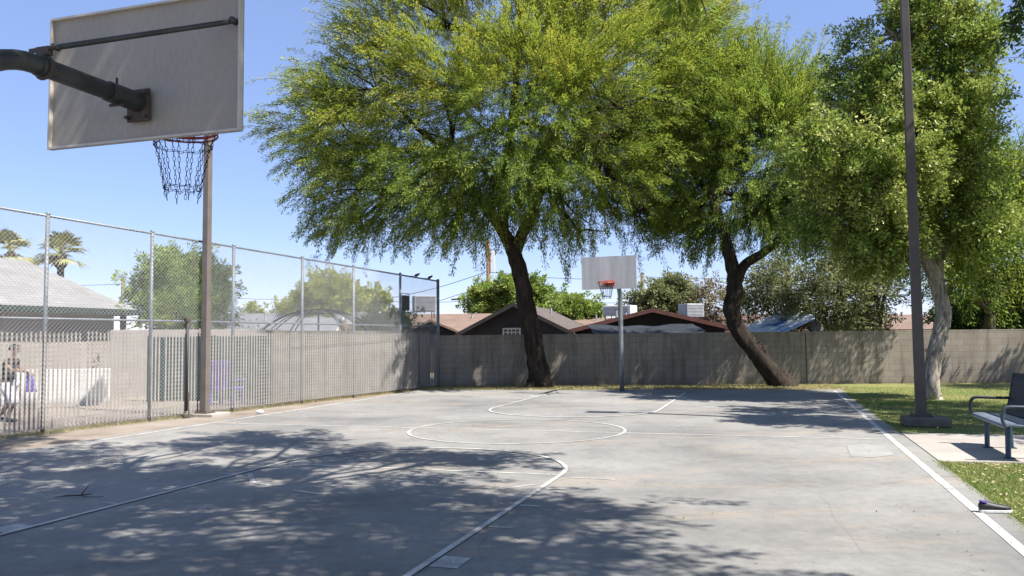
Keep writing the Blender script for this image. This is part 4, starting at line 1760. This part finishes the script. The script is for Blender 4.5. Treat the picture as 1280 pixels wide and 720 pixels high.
# dome frame (bare umbrella of bent tubes)
p = at(398, 424, 31)
df = tag(empty('dome_frame', (p.x, p.y, 0), 0), 'bare metal dome frame of thin curved ribs behind the fence', 'dome frame')
Rd, zt_ = 2.35, 2.75
for k in range(14):
    a = 2 * PI * k / 14
    pts = []
    for i in range(9):
        t_ = i / 8
        r_ = .25 + (Rd - .25) * t_
        pts.append((r_ * math.cos(a), r_ * math.sin(a), zt_ - .95 * t_ ** 1.9))
    MB().tube(pts, .021, 6).build('rib', M['signback'], df)
mb = MB()
mb.ring((0, 0, zt_), .25, .02, 20, 6)
mb.ring((0, 0, zt_ - .12), .85, .014, 28, 6)
mb.build('hub_ring', M['signback'], df)
MB().ring((0, 0, zt_ - .95), Rd, .02, 40, 6).build('eave_ring', M['signback'], df)
for k in range(4):
    a = 2 * PI * k / 4 + .4
    MB().tube([(Rd * math.cos(a), Rd * math.sin(a), 0), (Rd * math.cos(a), Rd * math.sin(a), zt_ - .95)], .03, 8).build('post', M['signback'], df)


# ------------------------------------------------------------------ utility poles and wires
def upole(label, px, pytop, Y, r, mat, arm=True, box=None):
    p = at(px, pytop, Y)
    root = tag(empty('utility_pole', (p.x, p.y, 0), 0), label, 'utility pole', 'wooden utility poles behind the houses')
    MB().tube([(0, 0, -.2), (0, 0, p.z * .5), (0, 0, p.z)], [r * 1.25, r * 1.1, r], 10).build('pole', mat, root, smooth=True)
    if arm:
        MB().box((0, -.12, p.z - .5), (1.7, .1, .12)).build('crossarm', mat, root)
        mb = MB()
        for xx in (-.75, -.3, .3, .75):
            mb.tube([(xx, -.12, p.z - .44), (xx, -.12, p.z - .3)], [.04, .025], 8)
        mb.build('insulators', M['cooler'], root)
    return root, p


_, pA = upole('brown wooden utility pole with a pale box left of the leaning trunk', 610, 300, 58, .14, M['wood_pole'], False)
bx = MB().box((.32, 0, pA.z - 1.6), (.34, .34, 1.5)).build('pale_box', M['coolerwhite'], _, bevel=.03)
MB().box((.16, 0, pA.z - 1.2), (.14, .1, .08)).build('bracket', M['rust'], _)
MB().tube([(-.02, -.2, pA.z - 4.5), (-.02, -.2, pA.z - 3.2)], .16, 12).build('transformer', M['signback'], _)
_, pB = upole('thin far utility pole left of the brown pole', 586, 358, 75, .13, M['wood_grey'], False)
_, pC = upole('grey utility pole right of the far backboard', 803, 341, 62, .15, M['wood_grey'], False)
_, pD = upole('short far utility pole between the palms and the round tree', 154, 346, 70, .15, M['wood_grey'], False)
_, pE = upole('far utility pole right of the yellow green tree behind the fence', 481, 364, 80, .15, M['wood_grey'], False)


def wire(label, a, b, sag, r=.013):
    a, b = Vector(a), Vector(b)
    pts = [a.lerp(b, i / 16) + Vector((0, 0, -sag * 4 * (i / 16) * (1 - i / 16))) for i in range(17)]
    o = MB().tube(pts, r, 4).build('power_line', M['signback'])
    tag(o, label, 'power line', 'power lines over the houses')


PAx = Vector((pA.x, pA.y, pA.z))
wire('uppermost power line dropping left from the brown pole to the fence corner', PAx + Vector((0, 0, -2.2)), at(420, 379, 62), .5, .02)
wire('power line from the brown pole running right behind the far backboard', PAx + Vector((0, 0, -2.2)), Vector((pC.x, pC.y, pC.z - .3)), .35, .02)
wire('power line from the grey pole passing right behind the curved trunk', Vector((pC.x, pC.y, pC.z - .3)), at(1090, 344, 66), .2, .02)
wire('lower power line from the thin pole toward the grey pole', at(586, 368, 75), at(803, 378, 75), .3, .02)
wire('low power line from the short far pole along the fence top', at(154, 365, 70), at(481, 373, 80), .35, .02)
wire('slack power line from far left pole toward the hip roof house', at(-60, 350, 66), at(154, 355, 70), .25, .02)
wire('lowest power line running level left of the thin pole', at(481, 376, 80), at(586, 376, 75), .15, .02)
# splice box on a line
p = at(573, 374, 58)
sbx = MB().tube([(-.5, 0, -.02), (.5, 0, .03)], .06, 8).build('splice_case', M['signback'])
sbx.location = p
tag(sbx, 'dark splice case hung on the power line beside the brown pole', 'splice case')
wire('short power line carrying the splice case from the brown pole', PAx + Vector((0, 0, -3.2)), p + Vector((-3.4, 0, -.75)), .0, .018)

# ------------------------------------------------------------------ TREES
def sun_gaps(p):
    """open channels through the crown along the sun, so that light flecks reach the block wall"""
    X, Y, Z = p[:, 0], p[:, 1], p[:, 2]
    s_ = (27.9 - .123 * (X + 2.4) - Y) / (-SUN.y - .123 * SUN.x)
    xw, zw = X - SUN.x * s_, Z - SUN.z * s_
    q = xw - zw / 1.35
    f = np.sin(2.3 * q + 1.4 * np.sin(.83 * q)) + .7 * np.sin(5.6 * q + 1.5 * zw + 2 * np.sin(zw * 2.1)) + .4 * np.sin(3.1 * zw + q)
    return (f < .1) | (zw < -.3) | (zw > 1.9)


# 1: the big mesquite
Y1 = 26.5
tb1 = at(674, 482, 26.6); tb1.z = -.03
T1 = [[(tb1 + Vector((0.03, 0, -.1)), .56), (tb1 + Vector((0.02, 0, .12)), .42), (at(674, 468, Y1), .33), (at(668, 430, Y1), .285), (at(657, 375, Y1), .265), (at(645, 325, Y1), .245), (at(628, 288, Y1), .19), (at(600, 250, Y1), .15), (at(560, 200, Y1), .13)],
      [(at(642, 318, Y1), .2), (at(665, 265, Y1 - .2), .17), (at(692, 205, Y1 - .6), .15), (at(735, 182, Y1 - 1), .16), (at(800, 145, Y1 - 1.2), .10)],
      [(at(628, 288, Y1), .2), (at(632, 230, Y1 + .6), .17), (at(640, 150, Y1 + .8), .12), (at(650, 60, Y1 + .6), .08)]]
F1_ = [at(600, 250, Y1), at(560, 200, Y1), at(692, 205, Y1 - .6), at(800, 145, Y1 - 1.2), at(640, 150, Y1 + .8), at(650, 60, Y1 + .6), at(735, 182, Y1 - 1), at(632, 230, Y1 + .6)]
L1 = px_lobes([
    (425, 170, 75, 75, 0, 2.2), (470, 100, 85, 80, -.5, 2.4), (470, 235, 85, 55, -.8, 2.2), (560, 130, 100, 90, -1.5, 2.5),
    (545, 225, 85, 62, -1.4, 2.2), (650, 120, 105, 95, -2, 2.4), (650, 215, 95, 60, -2.2, 2.0), (745, 120, 100, 95, -1.8, 2.4),
    (760, 220, 80, 75, -1.2, 2.2), (835, 110, 85, 90, -.5, 2.4), (830, 200, 65, 70, -.3, 2.0), (530, 20, 105, 80, 0, 2.8),
    (650, 20, 115, 80, 0, 3.0), (770, 20, 100, 80, 0, 2.8), (850, 50, 60, 60, .5, 2.2), (640, -80, 200, 90, .5, 3.5),
    (600, 150, 140, 100, 2.0, 1.4), (740, 150, 120, 90, 2.0, 1.4), (612, 262, 55, 34, -1.3, 1.2), (695, 262, 50, 36, -1.0, 1.2), (455, 268, 60, 28, -.5, 1.4), (560, 280, 60, 26, -.8, 1.3), (722, 285, 48, 28, -.8, 1.2), (795, 262, 40, 36, -.5, 1.2)], Y1, .5, .85)
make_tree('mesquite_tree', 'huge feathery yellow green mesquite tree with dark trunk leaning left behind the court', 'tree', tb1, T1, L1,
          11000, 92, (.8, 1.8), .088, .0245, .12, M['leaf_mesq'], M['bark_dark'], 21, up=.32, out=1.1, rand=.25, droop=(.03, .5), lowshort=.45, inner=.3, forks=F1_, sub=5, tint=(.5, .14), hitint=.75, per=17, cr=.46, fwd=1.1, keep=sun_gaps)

# 2: the curved mesquite
Y2 = 25.6
tb2 = at(976, 483, 25.7); tb2.z = -.03
T2 = [[(tb2 + Vector((.1, 0, -.1)), .50), (tb2 + Vector((.04, 0, .1)), .37), (at(968, 472, Y2), .30), (at(945, 440, Y2), .27), (at(922, 412, Y2), .25), (at(915, 385, Y2), .25), (at(919, 358, Y2), .24), (at(914, 330, Y2), .19), (at(904, 290, Y2), .16), (at(890, 240, Y2), .12), (at(880, 170, Y2), .08)],
      [(at(918, 362, Y2), .18), (at(930, 332, Y2), .15), (at(955, 315, Y2), .13), (at(975, 295, Y2 - .3), .11), (at(990, 240, Y2 - .5), .08)]]
F2_ = [at(904, 290, Y2), at(890, 240, Y2), at(880, 170, Y2), at(975, 295, Y2 - .3), at(990, 240, Y2 - .5)]
L2_ = px_lobes([
    (870, 215, 62, 70, -.6, 1.9), (930, 150, 85, 85, -1, 2.2), (920, 240, 80, 60, -1.2, 2.0), (985, 190, 70, 85, -.8, 2.1),
    (1000, 270, 65, 45, -.6, 1.8), (895, 105, 58, 42, .2, 1.8), (962, 130, 50, 45, .3, 1.8), (1030, 210, 55, 70, .6, 1.8), (860, 275, 45, 32, -.2, 1.2), (950, 170, 80, 90, 2, 1.5), (1080, 235, 55, 55, .2, 1.6), (1080, 185, 50, 45, .4, 1.5), (1105, 262, 45, 36, -.6, 1.2), (1150, 258, 45, 40, -.6, 1.2), (1125, 200, 50, 40, -.8, 1.2)], Y2, 1.3, .8)
make_tree('mesquite_tree', 'smaller mesquite tree with a curved forked dark trunk right of the far hoop', 'tree', tb2, T2, L2_,
          4600, 90, (.8, 1.6), .10, .024, .10, M['leaf_mesq2'], M['bark_dark'], 22, up=.22, rand=.25, droop=(.03, .5), lowshort=.42, inner=.3, forks=F2_, sub=5, tint=(.5, .14), hitint=.6, per=17, cr=.42, fwd=1.1, keep=sun_gaps)

# 3: ash with pale trunk
Y3 = 20.0
tb3 = at(1163, 498, 20.2); tb3.z = -.03
T3 = [[(tb3 + Vector((0, 0, -.1)), .31), (tb3 + Vector((0, 0, .08)), .235), (at(1163, 485, Y3), .20), (at(1166, 455, Y3), .175), (at(1175, 415, Y3), .175), (at(1179, 388, Y3), .17), (at(1172, 355, Y3), .165), (at(1158, 325, Y3), .16), (at(1135, 300, Y3), .13), (at(1105, 265, Y3), .10), (at(1085, 200, Y3), .07)],
      [(at(1172, 355, Y3), .14), (at(1172, 300, Y3 + .2), .13), (at(1165, 220, Y3 + .3), .11), (at(1150, 110, Y3 + .3), .08), (at(1140, 20, Y3 + .3), .05)],
      [(at(1172, 330, Y3 + .1), .10), (at(1195, 280, Y3 + .1), .085), (at(1215, 220, Y3), .06)]]
F3_ = [at(1105, 265, Y3), at(1085, 200, Y3), at(1165, 220, Y3 + .3), at(1150, 110, Y3 + .3), at(1140, 20, Y3 + .3), at(1215, 220, Y3), at(1195, 280, Y3)]
L3_ = px_lobes([
    (1082, 105, 52, 46, .2, 1.1), (1120, 50, 65, 50, .4, 1.2), (1182, 62, 52, 50, .3, 1.1), (1180, 140, 60, 55, -.2, 1.1),
    (1105, 150, 60, 45, 0, 1.1), (1045, 200, 55, 50, -.4, 1.1), (1100, 225, 60, 45, -.9, 1.0), (1160, 215, 60, 48, -.7, 1.1),
    (1207, 205, 36, 50, 0, 1.0), (1040, 265, 50, 35, -.2, .9), (1105, 285, 55, 32, -.4, .9), (1200, 285, 45, 42, -.1, .9),
    (1212, 120, 20, 42, .2, .7), (1140, -30, 75, 45, .4, 1.3), (1140, 170, 80, 90, 1.3, .9), (1208, 30, 22, 36, .4, .7), (1228, 290, 25, 40, .2, .7)], Y3)
make_tree('ash_tree', 'leafy ash tree with a pale grey bark trunk standing on the lawn at right', 'tree', tb3, T3, L3_,
          3300, 62, (.3, .7), .09, .044, .15, M['leaf_ash'], M['bark_pale'], 23, up=.15, rand=.6, droop=(.15, .35), inner=.45, forks=F3_, sub=6, tint=(.5, .22), fwd=.4, hitint=.15, limb_r=.07, per=14, cr=.26)

# 4: the big mesquite overhead, behind and right of the viewer, whose shade falls on the court
KX, KY = SUN.x / SUN.z, SUN.y / SUN.z
blobs = [(40, 575, 1.25), (120, 600, 1.3), (180, 570, 1.1), (280, 553, 1.0), (370, 548, .85), (250, 600, 1.25), (340, 590, .95),
         (40, 640, 1.1), (150, 650, 1.0), (270, 640, .95), (60, 710, 1.0), (200, 705, .95), (340, 700, .9), (400, 650, .9), (470, 690, .9),
         (450, 570, .8), (520, 572, .75), (570, 578, .5), (470, 620, .7), (560, 625, .75), (620, 640, .7), (690, 655, .7), (750, 672, .5),
         (620, 690, .55), (540, 655, .6), (-150, 620, 1.4), (-150, 700, 1.3), (-250, 580, 1.4), (20, 552, .7)]
L4 = []
r4 = random.Random(9)
for (bx_, by_, br) in blobs:
    g_ = gnd(bx_, by_)
    z = 7.6 + r4.uniform(-.3, .9)
    L4.append((g_.x + KX * z, g_.y + KY * z, z, br, br, .55))
for (x, y, z, r_) in ((2.5, 1.0, 6.6, 1.4), (4.5, 2.2, 7.2, 1.3), (1.0, -1.0, 6.8, 1.5), (3.5, -3.5, 7.0, 1.6), (6.0, -2.5, 6.6, 1.5), (5.5, 0.2, 7.6, 1.3), (-.5, 1.6, 7.4, 1.2), (-.4, 2.9, 7.0, 1.0), (.4, 3.7, 7.3, .8), (-1.2, 3.6, 7.1, .8)):
    L4.append((x, y, z, r_, r_, .8))
tb4 = Vector((4.3, -3.2, -.03))
T4 = [[(tb4 + Vector((0, 0, -.1)), .42), (tb4 + Vector((0, 0, .8)), .34), (tb4 + Vector((-.15, .2, 2.0)), .30), (tb4 + Vector((-.2, .5, 3.0)), .26), (tb4 + Vector((-.5, 1.4, 4.6)), .2), (tb4 + Vector((-1.6, 3.8, 6.6)), .14)],
      [(tb4 + Vector((-.2, .5, 2.8)), .2), (tb4 + Vector((-1.3, 1.3, 4.4)), .17), (tb4 + Vector((-3.2, 4.0, 6.7)), .12), (tb4 + Vector((-4.2, 7.0, 7.4)), .08)],
      [(tb4 + Vector((-.2, .5, 2.9)), .18), (tb4 + Vector((.6, .2, 4.6)), .14), (tb4 + Vector((1.2, -.4, 6.2)), .09)]]
F4_ = [T4[0][-1][0], T4[0][-2][0], T4[1][-1][0], T4[1][-2][0], T4[2][-1][0]]


def keep4(p):
    k = p[:, 2] > 1.9 + .435 * np.maximum(p[:, 1], 0) + .02 * np.abs(p[:, 0])
    # channels along the sun that let streaks of light onto the near board
    bx_, by_, bz_ = -2.39, 5.26, 3.31
    s_ = ((p[:, 0] - bx_) * ss + (p[:, 1] - by_) * cc) / (SUN.x * ss + SUN.y * cc)
    qx, qy, qz = p[:, 0] - SUN.x * s_ - bx_, p[:, 1] - SUN.y * s_ - by_, p[:, 2] - SUN.z * s_ - bz_
    uu = qx * cc - qy * ss
    w = uu * .83 - qz * .54
    hit = (np.abs(uu) < .8) & (np.abs(qz) < .5) & (s_ < 0.0 + 1e9) & (s_ > 0)
    return k & ~(hit & (np.sin(8 * w + 1.6 * np.sin(4 * w)) + .5 * np.sin(17 * w + 5 * qz) > .35))


def extra4(rng, base):
    b = np.array(base)
    n = 3
    p0 = np.array([list(at(885 + rng.normal() * 24, -22 + rng.normal() * 8, 7.6 + rng.normal() * .3)) for _ in range(n)]) - b
    d = nrm(np.stack([rng.normal(size=n) * .5, rng.normal(size=n) * .4, -np.ones(n)], 1))
    return p0, d, .25 + .3 * rng.random(n), np.full(n, .2)


make_tree('mesquite_tree', 'mesquite tree overhanging the viewer whose leaf tips hang into the top of the photo', 'tree', tb4, T4, L4,
          2350, 90, (.45, .95), .11, .034, .15, M['leaf_mesq2'], M['bark_dark'], 24, up=.05, rand=.6, droop=(.1, .25), inner=.1, forks=F4_, sub=3, tint=(.5, .18), keep=keep4, extra=extra4, limb_r=.018, per=8, cr=.3)

# 5: tree right of the frame shading the lawn and the lamp post foot
sb = [(985, 512, 8.4, .8), (1040, 520, 8.4, .9), (1075, 506, 8.8, .9), (1085, 530, 8.0, .6), (1120, 512, 8.2, .9), (1165, 520, 7.8, 1.0), (1150, 505, 8.5, 1.0), (1215, 518, 7.4, 1.0), (1270, 522, 7.0, 1.0), (1250, 508, 7.8, 1.1), (1300, 530, 6.5, 1.0), (1040, 497, 9.0, .9), (1150, 535, 6.8, .55)]
L5 = []
for (bx_, by_, z, br) in sb:
    g_ = gnd(bx_, by_)
    L5.append((g_.x + KX * z, g_.y + KY * z, z, br, br, .6))
for (x, y, z, r_) in ((13, 10.5, 7.5, 1.5), (14, 12.5, 6.5, 1.5), (12.5, 9, 6, 1.3), (15, 10.5, 6.8, 1.5), (10.0, 12.5, 7.2, .85), (10.2, 12.3, 8.6, .85), (10.1, 12.0, 5.9, .75)):
    L5.append((x, y, z, r_, r_, 1.0))
tb5 = Vector((13.0, 11.2, -.03))
T5 = [[(tb5 + Vector((0, 0, -.1)), .3), (tb5 + Vector((0, 0, .6)), .25), (tb5 + Vector((.1, .1, 2)), .22), (tb5 + Vector((-.2, .2, 3.6)), .18), (tb5 + Vector((-.7, .5, 5.4)), .12)]]


def keep5(p):
    k = p[:, 0] / np.maximum(p[:, 1], .1) > .66
    return k | (p[:, 2] > 1.9 + .43 * p[:, 1])


def extra5(rng, base):
    b = np.array(base)
    n = 10
    p0 = np.array([list(at(1282 + rng.normal() * 12, -5 + rng.normal() * 22, 12.8 + rng.normal() * .3)) for _ in range(n)]) - b
    d = nrm(np.stack([-.3 + rng.normal(size=n) * .4, rng.normal(size=n) * .4, -np.ones(n) * .8], 1))
    return p0, d, .3 + .3 * rng.random(n), np.full(n, .3)


make_tree('shade_tree', 'dark leafed tree whose leaf tips hang into the top right corner', 'tree', tb5, T5, L5,
          1500, 60, (.4, .8), .11, .05, .15, M['leaf_dark'], M['bark_mid'], 25, up=.05, rand=.6, droop=(.1, .3), inner=.1, forks=[T5[0][-1][0], T5[0][-2][0]], sub=3, keep=keep5, extra=extra5, limb_r=.05, per=8, cr=.3)


# 6: tree outside the frame at far right, shading the right end of the block wall
tb6 = Vector((19.5, 21.5, -.03))
L6 = [(17.6, 23.6, 5.2, 1.3, 1.2, .8), (19.3, 23.4, 6.2, 1.3, 1.2, .9), (20.8, 22.6, 5.2, 1.4, 1.2, .9), (18.8, 21.6, 7.2, 1.3, 1.2, .8), (16.9, 24.2, 4.0, .9, .9, .6)]
T6 = [[(tb6 + Vector((0, 0, -.1)), .22), (tb6 + Vector((0, 0, 1.5)), .17), (tb6 + Vector((-.2, .4, 3.6)), .12)]]
make_tree('shade_tree', 'slim tree past the right edge that dapples the right end of the block wall', 'tree', tb6, T6, L6,
          420, 60, (.5, 1.0), .11, .04, .15, M['leaf_mesq2'], M['bark_mid'], 26, up=.1, rand=.6, droop=(.1, .4), inner=.1, sub=3, limb_r=.05, per=8, cr=.3)


# background trees
def bg_tree(name, label, px, Y, lobes, leaf, seed, nspray, m=36, ll=.16, lw=.07, Lr=(.4, .8), bark=None, up=.3, droop=(.1, .3), r=.14, fork=None, cat='tree', rand=.55, spread=.2, sub=3, group='trees beyond the walls'):
    b = at(px, 424, Y)
    b.z = -.05
    L = px_lobes(lobes, Y)
    cx = sum(l[0] for l in L) / len(L)
    zlo = min(l[2] - l[5] for l in L)
    fz = max(.4, zlo * .75) if fork is None else fork
    T = [[(b, r * 1.3), (b + Vector((.02, 0, fz * .5)), r), (Vector((b.x * .8 + cx * .2, b.y, fz)), r * .85)]]
    return make_tree(name, label, cat, b, T, L, nspray, m, Lr, ll, lw, spread, leaf, bark or M['bark_mid'], seed, up=up, droop=droop, rand=rand, inner=.25, sub=sub, limb_r=r * .5, group=group)


bg_tree('round_tree', 'round dense green tree behind the fence left of the tan lamp post', 226, 32,
        [(198, 356, 22, 20, 0, 1.0), (232, 342, 27, 18, 0, 1.1), (254, 362, 20, 24, 0, .9), (222, 378, 30, 18, -.3, 1.0), (225, 358, 30, 24, .4, .9)], M['leaf_lime'], 31, 900, 44, .15, .06, (.35, .7))
bg_tree('yellow_tree', 'yellow green tree behind the dome frame in the fence middle', 412, 48,
        [(392, 374, 13, 13, 0, 1), (414, 360, 16, 12, 0, 1), (430, 374, 14, 14, 0, 1), (410, 384, 18, 9, 0, 1)], M['leaf_yel'], 32, 500, 40, .2, .09, (.4, .9))
bg_tree('small_tree', 'small yellow green tree just right of the tree behind the dome frame', 460, 52,
        [(459, 377, 9, 10, 0, .8), (465, 385, 8, 8, 0, .8)], M['leaf_yel'], 33, 200, 36, .2, .09, (.4, .7))
bg_tree('far_tree', 'low far tree over the blue grey roof left of the dome', 318, 60,
        [(312, 386, 8, 5, 0, 1), (322, 388, 7, 4, 0, 1), (355, 387, 7, 6, 0, 1)], M['leaf_yel'], 34, 120, 30, .2, .1, (.2, .4))
bg_tree('bush', 'glossy green bush leaning over the wall near the fence corner', 480, 31.5,
        [(470, 407, 16, 8, 0, .6), (490, 403, 13, 8, 0, .6), (478, 414, 20, 7, 0, .5)], M['leaf_lime'], 35, 260, 40, .11, .05, (.2, .4), cat='bush', group=None)
bg_tree('green_tree', 'pale green tree behind the tan roof left of the leaning trunk', 640, 54,
        [(610, 374, 18, 14, 0, 1.2), (638, 366, 24, 14, 0, 1.4), (662, 372, 18, 14, 0, 1.2), (690, 376, 14, 11, 0, 1), (640, 380, 40, 12, .5, 1.2)], M['leaf_lime'], 36, 700, 40, .2, .09, (.4, .9))
bg_tree('orange_tree', 'fresh green low tree between the dark shed and the far hoop', 722, 50,
        [(712, 390, 14, 8, 0, .9), (735, 389, 16, 9, 0, .9), (700, 396, 14, 7, 0, .8)], M['leaf_lime'], 37, 350, 40, .17, .09, (.3, .6))
bg_tree('olive_tree', 'rounded olive green tree right of the far hoop behind the carport', 830, 48,
        [(815, 372, 18, 16, 0, 1), (838, 364, 18, 14, 0, 1), (828, 382, 26, 14, 0, 1.1), (850, 378, 12, 16, 0, .9)], M['leaf_olive'], 38, 560, 40, .18, .08, (.35, .75))
bg_tree('sparse_tree', 'sparse brownish tree behind the carport left of the curved trunk', 890, 46,
        [(885, 368, 14, 18, 0, .9), (898, 382, 16, 14, 0, .9)], M['leaf_brown'], 39, 130, 26, .16, .07, (.5, 1.0), up=.6)
bg_tree('garden_tree', 'slender multi stemmed tree over the blue tarp beyond the wall', 968, 32.2,
        [(950, 360, 34, 22, 0, 1), (985, 345, 36, 26, 0, 1.1), (965, 372, 30, 16, -.2, .9), (1015, 365, 28, 22, 0, .9)], M['leaf_olive'], 40, 330, 36, .12, .05, (.35, .8), r=.07, fork=1.7)
bg_tree('olive_tree', 'grey olive tree beyond the wall between the blue tarp and the shed', 1040, 30.5,
        [(1030, 375, 34, 26, 0, 1), (1060, 350, 38, 30, 0, 1.1), (1050, 385, 34, 18, 0, 1), (1005, 385, 20, 18, 0, .8)], M['leaf_olive'], 41, 480, 38, .12, .05, (.35, .75))
bg_tree('olive_tree', 'dark olive tree beyond the wall directly left of the tall brown lamp post', 1100, 31,
        [(1095, 365, 30, 34, 0, 1), (1115, 340, 34, 30, 0, 1.1), (1085, 390, 18, 16, 0, .8), (1075, 330, 34, 24, .5, 1)], M['leaf_olive'], 42, 380, 36, .12, .05, (.35, .75))
bg_tree('mesquite_tree', 'yellow green mesquite beyond the wall right of the pale trunk', 1235, 30,
        [(1215, 310, 45, 38, 0, 1.4), (1262, 280, 48, 60, 0, 1.5), (1250, 230, 40, 40, .3, 1.3), (1300, 250, 50, 70, .5, 1.5), (1195, 345, 34, 24, -.3, 1.1)], M['leaf_mesq2'], 43, 1100, 50, .14, .04, (.6, 1.2), droop=(.05, .6), r=.2)
bg_tree('hedge_tree', 'dense dark green tree low behind the wall at the right edge', 1245, 33,
        [(1215, 385, 30, 26, 0, 1.1), (1255, 370, 40, 36, 0, 1.3), (1300, 370, 45, 42, 0, 1.3), (1235, 400, 50, 18, -.3, 1)], M['leaf_dark'], 44, 1000, 44, .13, .065, (.3, .6))
bg_tree('fence_tree', 'thin young tree with pale leaves standing beside the tan lamp post', 243, 27.5,
        [(243, 372, 16, 20, 0, .6), (262, 385, 14, 14, 0, .6), (225, 388, 12, 12, 0, .6)], M['leaf_lime'], 45, 240, 34, .11, .045, (.25, .5), r=.06)


# palms
def palm(label, px, py, Y, rad, seed):
    c = at(px, py, Y)
    root = tag(empty('fan_palm', (c.x, c.y, -.05), 0), label, 'palm tree', 'fan palms beyond the grey roof')
    rnd = random.Random(seed)
    MB().tube([(0, 0, 0), (.05, 0, c.z * .5), (0, 0, c.z)], [.26, .2, .2], 10).build('trunk', M['bark_mid'], root, smooth=True)
    mb = MB()
    mb.ball((0, 0, c.z - .35), .42, 9, 6, (1, 1, 1.3))
    mb.build('leaf_bases', M['twig'], root)
    rng = np.random.default_rng(seed)
    Q, T = [], []
    for k in range(34):
        az = rnd.uniform(0, 2 * PI)
        el = rnd.uniform(-.55, 1.25)
        d = Vector((math.cos(az) * math.cos(el), math.sin(az) * math.cos(el), math.sin(el)))
        st = Vector((0, 0, c.z)) + d * rad * .5
        side = d.cross(Vector((0, 0, 1)))
        side = side.normalized() if side.length > .05 else Vector((1, 0, 0))
        nn = 15
        ti = rnd.uniform(.1, .9) if el > -.2 else rnd.uniform(.6, 1)
        w = .03
        a = Vector((0, 0, c.z))
        Q.append([a - side * w, a + side * w, st + side * w, st - side * w]); T.append(.6)
        for i in range(nn):
            ph = (i / (nn - 1) - .5) * 2.3
            ld_ = (d * math.cos(ph) + side * math.sin(ph))
            tip = st + ld_ * rad * (.62 - .12 * abs(ph)) + Vector((0, 0, -.22 * rad * rnd.uniform(.5, 1)))
            mid = st.lerp(tip, .55) + Vector((0, 0, .06 * rad))
            sw = ld_.cross(d.cross(side)).normalized() * .055 * rad / 1.5
            Q.append([st, mid - sw, tip, mid + sw]); T.append(min(1, max(0, ti + rnd.uniform(-.15, .15))))
    q = np.array([[list(v) for v in f] for f in Q])
    np_mesh('fronds', q, np.array(T), M['leaf_palm'], root)


palm('fan palm with spread fronds above the grey hip roof', 76, 318, 50, 1.75, 51)
palm('fan palm at the left edge half hidden by the grey hip roof', 14, 316, 52, 1.75, 52)
